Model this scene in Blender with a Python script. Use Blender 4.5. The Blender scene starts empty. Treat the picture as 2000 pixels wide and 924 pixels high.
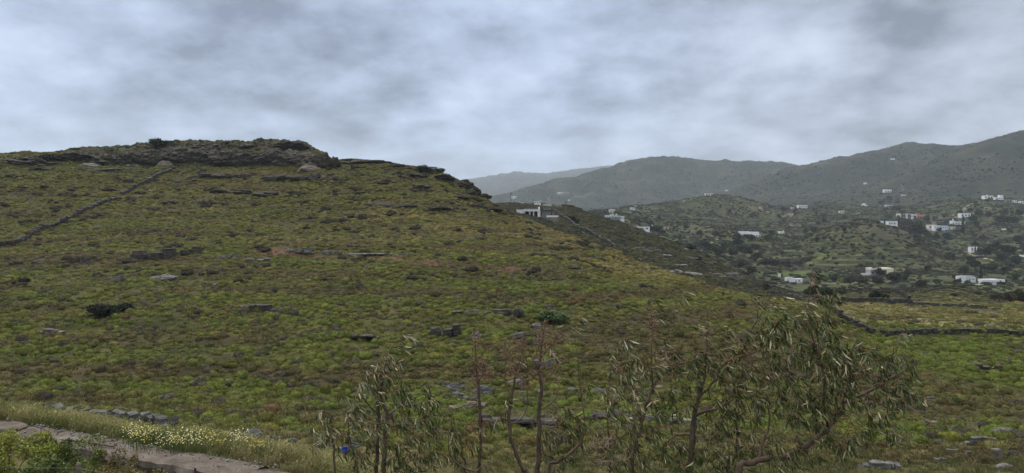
import bpy, bmesh, math, random
import numpy as np
from mathutils import Vector, Matrix, noise as mnoise

SC = bpy.context.scene
COL = SC.collection
R = math.radians
# ---------------------------------------------------------------- camera
FPX, CX, HY = 1428.0, 1000.0, 430.0          # focal length in photo pixels, centre column, horizon row
cam = bpy.data.cameras.new('camera'); camo = bpy.data.objects.new('camera', cam); COL.objects.link(camo)
camo.location = (0, 0, 0); camo.rotation_euler = (R(90), 0, 0)
cam.sensor_width = 36; cam.lens = 36 * FPX / 2000; cam.shift_y = -32 / 2000
cam.clip_start = 0.1; cam.clip_end = 20000
SC.camera = camo
# ---------------------------------------------------------------- exposure, render
SC.view_settings.view_transform = 'Standard'; SC.view_settings.look = 'None'
SC.view_settings.exposure = 0.62; SC.view_settings.gamma = 1.0; SC.view_settings.use_curve_mapping = False
SC.render.engine = 'CYCLES'
cy = SC.cycles
cy.max_bounces = 4; cy.diffuse_bounces = 2; cy.glossy_bounces = 2; cy.transmission_bounces = 2
cy.transparent_max_bounces = 6; cy.volume_bounces = 0; cy.use_denoising = True
cy.use_adaptive_sampling = False
cy.sample_clamp_indirect = 4
# ---------------------------------------------------------------- world: overcast sky
SUN_EL, SUN_AZ = 52, -35                    # degrees; azimuth measured from +Y towards +X
def make_world():
    w = bpy.data.worlds.new("World"); SC.world = w; w.use_nodes = True
    nt = w.node_tree; nt.nodes.clear(); L = nt.links.new
    N = lambda t: nt.nodes.new(t)
    out = N('ShaderNodeOutputWorld'); bg = N('ShaderNodeBackground'); L(bg.outputs[0], out.inputs[0])
    bg.inputs[1].default_value = 0.1
    sky = N('ShaderNodeTexSky'); sky.sky_type = 'NISHITA'; sky.sun_disc = False
    sky.sun_elevation = R(SUN_EL); sky.sun_rotation = R(SUN_AZ); sky.air_density = 1; sky.dust_density = 2
    tc = N('ShaderNodeTexCoord')
    def vm(op, a, b=None):
        n = N('ShaderNodeVectorMath'); n.operation = op
        for i, v in enumerate((a, b)):
            if v is None: continue
            if hasattr(v, 'links'): L(v, n.inputs[i])
            else: n.inputs[i].default_value = v
        return n.outputs['Value'] if op == 'DOT_PRODUCT' else n.outputs[0]
    def m(op, a, b=None, c=None, clamp=False):
        n = N('ShaderNodeMath'); n.operation = op; n.use_clamp = clamp
        for i, v in enumerate((a, b, c)):
            if v is None: continue
            if hasattr(v, 'links'): L(v, n.inputs[i])
            else: n.inputs[i].default_value = v
        return n.outputs[0]
    d = vm('NORMALIZE', tc.outputs['Generated'])
    sp = N('ShaderNodeSeparateXYZ'); L(d, sp.inputs[0])
    x, y, z = sp.outputs
    zc = m('MAXIMUM', z, 0.0)
    den = m('ADD', zc, 0.36)
    cb = N('ShaderNodeCombineXYZ'); L(m('DIVIDE', x, den), cb.inputs[0]); L(m('DIVIDE', y, den), cb.inputs[1])
    def noise(vec, scale, det, rough, off=(0, 0, 0), dist=0.0):
        mp = N('ShaderNodeMapping'); mp.inputs['Location'].default_value = off; L(vec, mp.inputs[0])
        n = N('ShaderNodeTexNoise'); n.inputs['Scale'].default_value = scale; n.inputs['Detail'].default_value = det
        n.inputs['Roughness'].default_value = rough; n.inputs['Distortion'].default_value = dist
        L(mp.outputs[0], n.inputs['Vector']); return n
    n1 = noise(cb.outputs[0], 3.1, 9, 0.55, (3.1, 1.7, 0), 0.0).outputs['Fac']
    n2 = noise(cb.outputs[0], 6.5, 6, 0.5, (7.3, 0.2, 2), 0.0).outputs['Fac']
    # large cloud masses, in directions of the sky
    wn = noise(cb.outputs[0], 2.2, 4, 0.5, (1, 5, 0)).outputs['Color']
    warp = vm('SUBTRACT', wn, (0.5, 0.5, 0.5))
    sc = N('ShaderNodeVectorMath'); sc.operation = 'SCALE'; L(warp, sc.inputs[0]); sc.inputs['Scale'].default_value = 0.13
    dw = vm('ADD', d, sc.outputs[0])
    ds = vm('NORMALIZE', vm('MULTIPLY', dw, (1, 1, 2.4)))
    acc = None
    for px, py, sig, amp in CLOUDS:
        c = Vector(((px - CX) / FPX, 1, (HY - py) / FPX)).normalized(); c.z *= 2.4; c.normalize()
        dot = vm('DOT_PRODUCT', ds, tuple(c))
        e = m('POWER', math.e, m('MULTIPLY', m('SUBTRACT', dot, 1.0), 1 / sig ** 2))
        t = m('MULTIPLY', e, amp)
        acc = t if acc is None else m('ADD', acc, t)
    v = m('ADD', m('MULTIPLY', m('SUBTRACT', n1, 0.5), 2.0), m('MULTIPLY', m('SUBTRACT', n2, 0.5), 1.15))
    n3 = noise(cb.outputs[0], 17.0, 5, 0.6, (2.3, 8.2, 5), 0.0).outputs['Fac']
    v = m('ADD', v, m('MULTIPLY', m('SUBTRACT', n3, 0.5), 0.34))
    v = m('ADD', m('MULTIPLY', m('ADD', v, acc), 0.80), 0.46, clamp=True)
    cr = N('ShaderNodeValToRGB'); L(v, cr.inputs[0])
    el = cr.color_ramp.elements
    el[0].position = 0.0; el[0].color = (0.125, 0.155, 0.222, 1)
    el[1].position = 1.0; el[1].color = (0.50, 0.575, 0.725, 1)
    e = el.new(0.5); e.color = (0.312, 0.372, 0.500, 1)
    # greyer towards the right-hand side of the valley
    gx = m('MULTIPLY', m('SUBTRACT', x, 0.05), 1.6, clamp=True)
    hs = N('ShaderNodeHueSaturation'); L(cr.outputs[0], hs.inputs['Color'])
    zn = N('ShaderNodeMapRange'); L(z, zn.inputs[0]); zn.inputs[1].default_value = 0.3; zn.inputs[2].default_value = 0.6; zn.inputs[3].default_value = 1.0; zn.inputs[4].default_value = 0.12
    L(m('MULTIPLY', m('SUBTRACT', 1.0, m('MULTIPLY', gx, 0.4)), zn.outputs[0]), hs.inputs['Saturation'])
    L(m('SUBTRACT', 1.0, m('MULTIPLY', gx, 0.14)), hs.inputs['Value'])
    zr = N('ShaderNodeMapRange'); zr.interpolation_type = 'SMOOTHSTEP'; L(z, zr.inputs[0])
    zr.inputs[1].default_value = 0.32; zr.inputs[2].default_value = 0.95; zr.inputs[3].default_value = 10.0; zr.inputs[4].default_value = 34.0
    scl = N('ShaderNodeVectorMath'); scl.operation = 'SCALE'; L(hs.outputs[0], scl.inputs[0]); L(zr.outputs[0], scl.inputs['Scale'])
    mx = N('ShaderNodeMix'); mx.data_type = 'RGBA'; mx.inputs[0].default_value = 0.94
    L(sky.outputs[0], mx.inputs[6]); L(scl.outputs[0], mx.inputs[7])
    L(mx.outputs[2], bg.inputs[0])
CLOUDS = [(480, 45, .13, -.27), (250, 15, .12, -.2), (620, 20, .08, -.1), (40, 120, .11, .34), (700, 190, .10, -.16), (330, 225, .16, -.10),
          (760, 110, .07, .2), (1000, 60, .10, .12), (1150, 175, .07, .22), (1240, 190, .06, -.22), (1500, 165, .08, .2),
          (1650, 110, .12, -.12), (1960, 120, .10, -.24), (1930, 60, .05, .25), (1890, 160, .06, .2), (1780, 10, .12, -.13), (1100, 110, .08, -.18),
          (1330, 30, .08, .15), (100, 300, .2, -.05), (1400, 110, .08, -.12), (1700, 210, .1, -.12)]
make_world()
sun = bpy.data.lights.new('sun', 'SUN'); sun.energy = 1.3; sun.angle = R(18); sun.color = (1, 0.95, 0.86)
suno = bpy.data.objects.new('sun', sun); COL.objects.link(suno)
sd = Vector((math.sin(R(SUN_AZ)) * math.cos(R(SUN_EL)), math.cos(R(SUN_AZ)) * math.cos(R(SUN_EL)), math.sin(R(SUN_EL))))
suno.rotation_euler = sd.to_track_quat('Z', 'Y').to_euler(); suno.location = sd * 50

# ---------------------------------------------------------------- helpers
def tag(o, label=None, cat=None, group=None, kind=None):
    if label: o['label'] = label
    if cat: o['category'] = cat
    if group: o['group'] = group
    if kind: o['kind'] = kind
    return o
def mesh(name, verts, faces, mats=(), smooth=False, mi=None):
    me = bpy.data.meshes.new(name); me.from_pydata([tuple(v) for v in verts] if not isinstance(verts, np.ndarray) else verts.tolist(), [], faces if isinstance(faces, list) else faces.tolist())
    for mt in (mats if isinstance(mats, (list, tuple)) else [mats]): me.materials.append(mt)
    if smooth: me.polygons.foreach_set('use_smooth', np.ones(len(me.polygons), dtype=bool))
    if mi is not None: me.polygons.foreach_set('material_index', np.asarray(mi, dtype=np.int32))
    me.update(); return me
def face_col(me, cols):
    a = me.attributes.new('Col', 'FLOAT_COLOR', 'FACE')
    c = np.ones((len(me.polygons), 4), dtype=np.float32); c[:, :3] = cols; a.data.foreach_set('color', c.ravel())
def obj(name, me, parent=None, loc=None):
    o = bpy.data.objects.new(name, me); COL.objects.link(o)
    if parent is not None: o.parent = parent
    if loc is not None: o.location = loc
    return o
def empty(name, loc=(0, 0, 0), rz=0):
    o = bpy.data.objects.new(name, None); COL.objects.link(o); o.location = loc; o.rotation_euler = (0, 0, rz); o.empty_display_size = .3
    return o
def copy_tree(o, parent=None):
    c = o.copy(); COL.objects.link(c)
    if parent is not None: c.parent = parent
    for ch in list(o.children): copy_tree(ch, c)
    return c

# numpy noise
_rng = np.random.default_rng(7)
_perm = np.concatenate([_rng.permutation(4096)] * 2).astype(np.int64)
_ga = _rng.uniform(0, 2 * np.pi, 4096); _gx, _gy = np.cos(_ga), np.sin(_ga)
def perlin(x, y, seed=0):
    x = np.asarray(x, float) + seed * 37.17; y = np.asarray(y, float) + seed * 91.73
    xi = np.floor(x).astype(np.int64); yi = np.floor(y).astype(np.int64); xf = x - xi; yf = y - yi
    u = xf * xf * xf * (xf * (xf * 6 - 15) + 10); v = yf * yf * yf * (yf * (yf * 6 - 15) + 10)
    def g(i, j, dx, dy):
        h = _perm[(_perm[i & 4095] + j) & 4095]; return _gx[h] * dx + _gy[h] * dy
    a = g(xi, yi, xf, yf); b = g(xi + 1, yi, xf - 1, yf); c = g(xi, yi + 1, xf, yf - 1); d = g(xi + 1, yi + 1, xf - 1, yf - 1)
    return (a + u * (b - a) + v * ((c + u * (d - c)) - (a + u * (b - a)))) * 1.5
def fbm(x, y, seed=0, o=4, g=.5):
    s = 0; amp = 1; t = 0
    for i in range(o):
        s = s + amp * perlin(x * 2 ** i, y * 2 ** i, seed + i * 3); t += amp; amp *= g
    return s / t * 1.25
def ridged(x, y, seed=0, o=4):
    s = 0; amp = 1; t = 0
    for i in range(o):
        s = s + amp * (1 - np.abs(perlin(x * 2 ** i, y * 2 ** i, seed + i * 5)) * 2); t += amp; amp *= .5
    return s / t
def sstep(a, b, x):
    t = np.clip((np.asarray(x, float) - a) / (b - a), 0, 1); return t * t * (3 - 2 * t)
def mixc(a, b, t):
    t = np.asarray(t)[..., None]; return np.asarray(a) * (1 - t) + np.asarray(b) * t

# ---------------------------------------------------------------- materials
def nodes_of(name):
    m = bpy.data.materials.new(name); m.use_nodes = True; nt = m.node_tree; b = nt.nodes['Principled BSDF']
    return m, nt, b
def add_noise(nt, vec, scale, det=4, rough=.55):
    n = nt.nodes.new('ShaderNodeTexNoise'); n.inputs['Scale'].default_value = scale; n.inputs['Detail'].default_value = det; n.inputs['Roughness'].default_value = rough
    if vec is not None: nt.links.new(vec, n.inputs['Vector'])
    return n
def mixrgb(nt, fac, a, b, mode='MIX'):
    n = nt.nodes.new('ShaderNodeMix'); n.data_type = 'RGBA'; n.blend_type = mode
    for i, v in ((0, fac), (6, a), (7, b)):
        if hasattr(v, 'links'): nt.links.new(v, n.inputs[i])
        else: n.inputs[i].default_value = v if i == 0 else (*v, 1) if len(v) == 3 else v
    return n.outputs[2]
def ramp(nt, fac, stops):
    n = nt.nodes.new('ShaderNodeValToRGB'); nt.links.new(fac, n.inputs[0]); el = n.color_ramp.elements
    while len(el) < len(stops): el.new(0.5)
    for e, (p, c) in zip(el, stops): e.position = p; e.color = (*c, 1) if len(c) == 3 else c
    return n.outputs[0]
def bump(nt, b, h, strength, dist):
    n = nt.nodes.new('ShaderNodeBump'); n.inputs['Strength'].default_value = strength; n.inputs['Distance'].default_value = dist
    nt.links.new(h, n.inputs['Height']); nt.links.new(n.outputs[0], b.inputs['Normal'])
def attr(nt, name, typ='GEOMETRY'):
    n = nt.nodes.new('ShaderNodeAttribute'); n.attribute_type = typ; n.attribute_name = name; return n.outputs['Color']
def objcoord(nt):
    return nt.nodes.new('ShaderNodeTexCoord').outputs['Object']
def worldpos(nt):
    return nt.nodes.new('ShaderNodeNewGeometry').outputs['Position']
def mat_plain(name, c, rough=.8, scale=3.0, var=.25, bumpd=0.0):
    m, nt, b = nodes_of(name); b.inputs['Roughness'].default_value = rough; b.inputs['Specular IOR Level'].default_value = .3
    n = add_noise(nt, worldpos(nt), scale, 5).outputs['Fac']
    lo = tuple(v * (1 - var) for v in c); hi = tuple(min(1, v * (1 + var)) for v in c)
    nt.links.new(ramp(nt, n, [(.3, lo), (.7, hi)]), b.inputs['Base Color'])
    if bumpd: bump(nt, b, n, .6, bumpd)
    return m
def mat_leaf(name, src='INSTANCER', rough=.65, spec=.25, scale=None, face=False):
    """foliage whose colour comes from the plant's own tint (and from each leaf, where face)"""
    m, nt, b = nodes_of(name); b.inputs['Roughness'].default_value = rough; b.inputs['Specular IOR Level'].default_value = spec
    if src == 'OBJECT':
        c = nt.nodes.new('ShaderNodeObjectInfo').outputs['Color']
    elif src: c = attr(nt, 'tint', src)
    else: c = None
    if face:
        fc = attr(nt, 'Col'); c = fc if c is None else mixrgb(nt, 1.0, c, fc, 'MULTIPLY')
    if scale:
        n = add_noise(nt, objcoord(nt), scale, 3).outputs['Fac']
        c = mixrgb(nt, 1.0, c, ramp(nt, n, [(.3, (.55, .55, .55)), (.7, (1.35, 1.35, 1.35))]), 'MULTIPLY')
    nt.links.new(c, b.inputs['Base Color'])
    return m
# ---------------------------------------------------------------- terrain: one sheet out to the farthest hills
def zk(Y, z): return HY - z / Y * FPX
KN = [  # each knot: (photo column, distance Y, photo row that the ground has there); spurs, dips and crests in turn
 [(-800, 1.2, zk(1.2, -1.75)), (2800, 1.2, zk(1.2, -1.75))],
 [(-800, 13, zk(13, -4.6)), (500, 12, zk(12, -4.7)), (1000, 9, zk(9, -5.4)), (2800, 9, zk(9, -5.6))],
 [(-300, 22, zk(22, -6.6)), (0, 20, zk(20, -6.65)), (300, 17.4, zk(17.4, -6.6)), (500, 16, zk(16, -6.5)), (800, 16, zk(16, -7.4)), (1000, 15, zk(15, -7.6)), (2800, 15, zk(15, -7.8))],
 [(-300, 23.4, 822), (0, 21.4, 838), (130, 20.4, 858), (300, 18.8, 891), (500, 17.3, 926), (700, 18, zk(18, -7)), (1000, 20, zk(20, -8.8)), (2800, 20, zk(20, -9))],
 [(-300, 40, 800), (0, 38, 812), (200, 36, 828), (330, 34, 845), (500, 33, 864), (700, 33, 888), (850, 34, 902), (1000, 36, 905), (2000, 36, 908), (2800, 36, 908)],
 [(-800, 60, 750), (900, 60, 752), (1200, 60, 757), (1400, 58, 772), (2000, 55, 797), (2800, 55, 797)],
 [(-800, 90, 600), (1000, 90, 602), (1300, 85, 627), (1400, 80, 645), (1560, 74, 672), (1640, 72, 693), (1750, 71, 708), (2000, 71, 718), (2800, 71, 718)],
 [(-800, 150, 455), (800, 150, 455), (930, 142, 472), (1000, 140, 482), (1060, 135, 492), (1120, 130, 507), (1200, 124, 532), (1300, 114, 567), (1400, 104, 592), (1480, 97, 612), (1560, 94, 632), (1640, 92, 648), (1750, 92, 662), (2000, 92, 664), (2800, 92, 664)],
 [(-800, 205, 345), (0, 205, 330), (150, 210, 327), (330, 214, 331), (500, 214, 330), (600, 210, 330), (650, 206, 335), (720, 205, 336), (780, 203, 345), (860, 198, 362), (930, 188, 398), (1000, 180, 436), (1060, 172, 459), (1120, 163, 467), (1200, 149, 502), (1300, 129, 542), (1400, 114, 572), (1480, 107, 593), (1560, 104, 606), (1640, 98, 622), (1750, 96.5, 641), (2000, 96.5, 644), (2800, 96.5, 644)],
 [(-800, 225, 335), (-200, 225, 316), (0, 225, 301), (80, 226, 299), (150, 230, 294), (260, 234, 284), (330, 235, 281), (450, 236, 279), (580, 235, 280), (620, 233, 293), (650, 229, 311), (700, 226, 314), (780, 224, 322), (840, 218, 332), (880, 212, 346), (930, 202, 379), (960, 200, 397), (1000, 196, 421), (1060, 184, 447), (1120, 174, 465), (1200, 159, 493), (1300, 138, 535), (1400, 122, 563), (1480, 116, 583), (1560, 126, 592), (1640, 135, 595), (1750, 137, 597), (2000, 137, 600), (2800, 137, 600)],
 [(-800, 255, 355), (0, 255, 330), (500, 262, 310), (800, 250, 345), (930, 240, 410), (1000, 232, 423), (1060, 228, 440), (1120, 214, 471), (1200, 198, 503), (1300, 174, 548), (1400, 158, 571), (1500, 150, 592), (1560, 154, 595), (1640, 164, 586), (1750, 166, 588), (1850, 166, 592), (2000, 168, 600), (2800, 168, 600)],
 [(-800, 300, 380), (800, 300, 385), (930, 300, 404), (1000, 315, 398), (1060, 325, 404), (1110, 320, 407), (1160, 310, 420), (1200, 300, 433), (1260, 290, 455), (1300, 280, 469), (1350, 270, 492), (1400, 260, 515), (1470, 245, 546), (1510, 232, 562), (1560, 205, 576), (1640, 205, 572), (1750, 212, 571), (1850, 205, 566), (1930, 205, 575), (2000, 212, 586), (2800, 212, 586)],
 [(-800, 420, 405), (900, 420, 405), (1000, 430, 399), (1060, 440, 402), (1110, 440, 404), (1160, 440, 428), (1200, 430, 450), (1300, 420, 492), (1400, 430, 525), (1500, 430, 555), (1690, 440, 550), (1860, 425, 556), (2000, 400, 568), (2800, 400, 568)],
 [(-800, 600, 415), (900, 600, 412), (1060, 600, 409), (1130, 600, 420), (1200, 600, 425), (1300, 600, 468), (1400, 600, 482), (1500, 560, 512), (1560, 560, 517), (1690, 525, 526), (1780, 530, 526), (1860, 540, 528), (1930, 560, 512), (2000, 560, 520), (2800, 560, 520)],
 [(-800, 800, 422), (1060, 800, 420), (1200, 800, 414), (1300, 850, 428), (1400, 850, 438), (1500, 750, 456), (1560, 720, 470), (1600, 700, 452), (1640, 695, 438), (1690, 690, 431), (1740, 685, 441), (1780, 680, 457), (1860, 655, 499), (1930, 650, 492), (2000, 660, 487), (2800, 660, 487)],
 [(-800, 950, 426), (1060, 950, 424), (1200, 950, 410), (1300, 980, 414), (1400, 1000, 425), (1500, 950, 444), (1560, 900, 449), (1690, 830, 447), (1780, 800, 456), (1860, 760, 476), (1930, 760, 474), (2000, 760, 470), (2800, 760, 470)],
 [(-800, 1000, 430), (1100, 1010, 425), (1200, 1020, 408), (1240, 1050, 402), (1300, 1100, 394), (1340, 1120, 387), (1400, 1150, 379), (1440, 1150, 384), (1480, 1150, 396), (1520, 1150, 405), (1600, 1150, 409), (1690, 1150, 408), (1800, 1150, 404), (1870, 1150, 394), (1950, 1150, 388), (2000, 1150, 394), (2800, 1150, 394)],
 [(-800, 1300, 434), (1100, 1300, 428), (1200, 1300, 415), (1300, 1300, 404), (1400, 1300, 391), (1500, 1300, 402), (1690, 1300, 394), (1900, 1270, 388), (2000, 1270, 386), (2800, 1270, 386)],
 [(-800, 1500, 425), (1000, 1500, 424), (1400, 1500, 400), (1480, 1500, 399), (1560, 1550, 394), (1640, 1600, 379), (1700, 1650, 362), (1760, 1700, 341), (1800, 1700, 325), (1860, 1700, 299), (1900, 1650, 283), (1950, 1600, 269), (2000, 1600, 258), (2300, 1600, 215), (2800, 1600, 200)],
 [(-800, 1900, 434), (1000, 1900, 424), (1250, 1880, 412), (1400, 1850, 404), (1500, 1900, 396), (1600, 1900, 380), (1700, 1950, 366), (1800, 1980, 338), (1900, 1900, 298), (2000, 1900, 272), (2300, 1900, 235), (2800, 1900, 220)],
 [(-800, 2150, 428), (1000, 2150, 416), (1250, 2200, 400), (1340, 2200, 389), (1400, 2200, 378), (1450, 2200, 363), (1500, 2200, 345), (1540, 2200, 331), (1565, 2200, 322), (1600, 2200, 313), (1650, 2200, 302), (1720, 2200, 289), (1780, 2200, 283), (1815, 2200, 279), (1850, 2200, 281), (1990, 2200, 292), (2300, 2200, 300), (2800, 2200, 300)],
 [(-800, 2400, 436), (1000, 2400, 414), (1250, 2450, 396), (1400, 2480, 384), (1500, 2500, 356), (1600, 2500, 330), (1815, 2500, 296), (2000, 2500, 305), (2800, 2500, 310)],
 [(-800, 2750, 425), (800, 2750, 410), (930, 2750, 395), (1000, 2750, 379), (1050, 2780, 363), (1100, 2800, 351), (1150, 2850, 340), (1190, 2900, 330), (1230, 2900, 318), (1270, 2900, 310), (1300, 2900, 309), (1330, 2900, 311), (1370, 2900, 318), (1440, 2900, 317), (1500, 2900, 319), (1560, 2900, 324), (1650, 2900, 327), (1900, 2900, 332), (2800, 2900, 335)],
 [(-800, 4300, 427), (800, 4300, 420), (930, 4300, 400), (1000, 4300, 388), (1100, 4300, 372), (1190, 4300, 356), (1300, 4300, 330), (1560, 4300, 340), (2800, 4300, 350)],
 [(-800, 7500, 420), (600, 7500, 392), (800, 7500, 368), (917, 7500, 355), (960, 7500, 348), (1010, 7500, 341), (1040, 7500, 343), (1065, 7500, 345), (1100, 7500, 340), (1150, 7500, 335), (1190, 7500, 331), (1260, 7500, 331), (1400, 7500, 335), (1560, 7500, 345), (2800, 7500, 350)],
 [(-800, 9000, zk(9000, -20)), (2800, 9000, zk(9000, -20))],
]
def pchip(xk, yk, x):
    xk = np.array(xk, float); yk = np.array(yk, float)
    if len(xk) == 2: return np.interp(x, xk, yk)
    h = np.diff(xk); dl = np.diff(yk) / h; m = np.zeros_like(yk)
    for i in range(1, len(xk) - 1):
        if dl[i - 1] * dl[i] > 0:
            w1, w2 = 2 * h[i] + h[i - 1], h[i] + 2 * h[i - 1]; m[i] = (w1 + w2) / (w1 / dl[i - 1] + w2 / dl[i])
    i = np.clip(np.searchsorted(xk, x) - 1, 0, len(h) - 1); t = np.clip((x - xk[i]) / h[i], 0, 1)
    return (yk[i] * (1 + 2 * t) * (1 - t) ** 2 + h[i] * m[i] * t * (1 - t) ** 2 + yk[i + 1] * t * t * (3 - 2 * t) + h[i] * m[i + 1] * t * t * (t - 1))
cols = np.concatenate([np.arange(-720, -285, 22.), np.arange(-285, 2286, 2.5), np.arange(2305, 2730, 22.)])
A = (cols - CX) / FPX
def grow(a, b, q):
    n = int(math.ceil(math.log(b / a) / q)); return np.exp(np.linspace(math.log(a), math.log(b), n, endpoint=False))
rows = np.concatenate([grow(1.2, 20, .03), grow(20, 250, .0075), grow(250, 1300, .0036), grow(1300, 9000, .006), [9000.]])
NR, NC = len(rows), len(cols); NK = len(KN)
YK = np.array([pchip([e[0] for e in k], [e[1] for e in k], cols) for k in KN])
SK = np.array([pchip([e[0] for e in k], [(HY - e[2]) / FPX for e in k], cols) for k in KN])
for i in range(1, NK): YK[i] = np.maximum(YK[i], YK[i - 1] * 1.012)
ZK = YK * SK; TK = np.log(YK)
def eval_terrain():
    h = np.diff(TK, axis=0); dl = np.diff(ZK, axis=0) / h; m = np.zeros_like(ZK)
    w1 = 2 * h[1:] + h[:-1]; w2 = h[1:] + 2 * h[:-1]; ok = dl[:-1] * dl[1:] > 0
    with np.errstate(all='ignore'): mm = (w1 + w2) / (w1 / dl[:-1] + w2 / dl[1:])
    m[1:-1] = np.where(ok, mm, 0); m[0] = dl[0]; m[-1] = dl[-1]
    t = np.log(rows); Z = np.zeros((NR, NC)); KI = np.zeros((NR, NC)); ci = np.arange(NC)
    for r in range(NR):
        i = np.clip((TK <= t[r] + 1e-9).sum(0) - 1, 0, NK - 2)
        hh = h[i, ci]; u = np.clip((t[r] - TK[i, ci]) / hh, 0, 1)
        Z[r] = ZK[i, ci] * (1 + 2 * u) * (1 - u) ** 2 + hh * m[i, ci] * u * (1 - u) ** 2 + ZK[i + 1, ci] * u * u * (3 - 2 * u) + hh * m[i + 1, ci] * u * u * (u - 1)
        KI[r] = i + u
    return Z, KI
Z0, KI = eval_terrain()
GY = np.repeat(rows[:, None], NC, 1); GX = GY * A[None, :]; GPX = np.repeat(cols[None, :], NR, 0)
# relief
w_hill = sstep(38, 60, GY) * (1 - sstep(9.2, 10.5, KI))
w_mid = sstep(10.2, 11, KI) * (1 - sstep(1100, 1500, GY))
w_far = sstep(900, 1500, GY)
Z = Z0.copy()
Z += w_hill * (fbm(GX / 7, GY / 7, 1, 4) * .34 + fbm(GX / 26, GY / 20, 2, 3) * .75)
led = np.mod(Z + fbm(GX / 18, GY / 18, 4, 3) * 1.6, 3.2) / 3.2
Z += w_hill * sstep(75, 110, GY) * (sstep(.0, .85, led) - led) * 1.3 * (1 - sstep(1500, 1650, GPX))
crag = sstep(7.95, 8.3, KI) * (1 - sstep(9.3, 10, KI)) * sstep(60, 170, GPX) * (1 - sstep(596, 628, GPX))
Z += crag * (ridged(GX / 9, GY / 9, 6, 5) - .45) * 1.9
Z += w_mid * (fbm(GX / 45, GY / 45, 8, 5) * 2.6 + fbm(GX / 11, GY / 11, 9, 3) * .5) * sstep(330, 600, GY)
small = sstep(13.3, 13.8, KI) * (1 - sstep(14.6, 15, KI)) * sstep(1625, 1675, GPX) * (1 - sstep(1840, 1900, GPX))
TERR = sstep(430, 520, GY) * (1 - sstep(1180, 1400, GY)) * sstep(1180, 1260, GPX) * (1 - small)
TERR *= np.clip(sstep(-.25, .15, fbm(GX / 130, GY / 130, 49, 3) + .12) + sstep(1470, 1500, GPX) * (1 - sstep(1640, 1680, GPX)) * (1 - sstep(700, 760, GY)), 0, 1)
TH = 3.4
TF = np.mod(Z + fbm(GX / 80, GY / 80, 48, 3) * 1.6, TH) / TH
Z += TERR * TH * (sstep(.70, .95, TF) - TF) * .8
Z += w_far * ((ridged(GX / 260, GY / 260, 11, 5) - .5) * 26 + fbm(GX / 60, GY / 60, 12, 4) * 4) * np.clip(GY / 2500, .3, 1.6)
Z += sstep(8, 25, GY) * (1 - sstep(35, 50, GY)) * fbm(GX / 3, GY / 3, 13, 3) * .06
lrows = np.log(rows)
def ground(x, y):
    """height of the ground sheet under a point (arrays allowed)"""
    x = np.asarray(x, float); y = np.maximum(np.asarray(y, float), 1.21)
    r = np.interp(np.log(y), lrows, np.arange(NR)); c = np.interp(x / y, A, np.arange(NC))
    r0 = np.clip(r.astype(int), 0, NR - 2); c0 = np.clip(c.astype(int), 0, NC - 2); fr = r - r0; fc = c - c0
    return (Z[r0, c0] * (1 - fr) + Z[r0 + 1, c0] * fr) * (1 - fc) + (Z[r0, c0 + 1] * (1 - fr) + Z[r0 + 1, c0 + 1] * fr) * fc
def sample(arr, x, y):
    r = np.interp(np.log(np.maximum(y, 1.21)), lrows, np.arange(NR)); c = np.interp(x / y, A, np.arange(NC))
    return arr[np.clip(np.rint(r).astype(int), 0, NR - 1), np.clip(np.rint(c).astype(int), 0, NC - 1)]
def hit(px, py, ymin=25., ymax=8900.):
    """first ground point met by the sight line through a photo pixel, between two distances"""
    a = (px - CX) / FPX; Yr = rows[(rows >= ymin) & (rows <= ymax)]
    zz = ground(Yr * a, Yr); s = (HY - py) / FPX; d = zz - Yr * s
    i = np.nonzero(d >= 0)[0]
    if len(i) == 0:
        k = int(np.argmax(zz / Yr)); Y = Yr[k]
    else:
        k = i[0]
        if k == 0: Y = Yr[0]
        else: Y = Yr[k - 1] + (Yr[k] - Yr[k - 1]) * (-d[k - 1]) / (d[k] - d[k - 1] + 1e-9)
    return Vector((a * Y, Y, float(ground(a * Y, Y))))
# ground colours (what grows or lies there, with some shade painted in)
def hill_tint(x, y, z):
    """plant colour on the near hillside, from patches of green, olive, straw and brown scrub"""
    px = CX + x / y * FPX
    n1 = fbm(x / 42 + .3 * np.sin(y / 9), y / 11, 21, 4); n2 = fbm(x / 9, y / 5, 22, 3); n3 = fbm(x / 55, y / 16, 23, 3)
    green = np.array((.100, .120, .020)); olive = np.array((.148, .133, .030)); brown = np.array((.078, .064, .032)); straw = np.array((.205, .168, .060))
    up = sstep(75, 150, y)
    g = np.clip(.78 - .42 * up + n1 * .75 + n2 * .25, 0, 1)
    c = mixc(olive, green, g)
    c = mixc(c, brown, np.clip(sstep(.10, .6, -n1 + n2 * .5 + n3 * .3) * .6, 0, 1))
    st = sstep(.1, .6, n3 + n2 * .4 + sstep(950, 1150, px) * .6 * up + sstep(300, 900, px) * .22 * up - .1) * up * .75
    c = mixc(c, straw, st)
    # bands along the contour: russet and grey-brown growth, with dark terrace shading painted in
    bd = fbm(x / 46, z / 1.15 + y / 26, 24, 3) * 1.15
    c = mixc(c, np.array((.086, .058, .030)), sstep(.12, .36, bd) * .62)
    c = mixc(c, np.array((.104, .128, .021)), sstep(.1, .4, -bd) * (1 - .6 * up) * .6)
    return c
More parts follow.
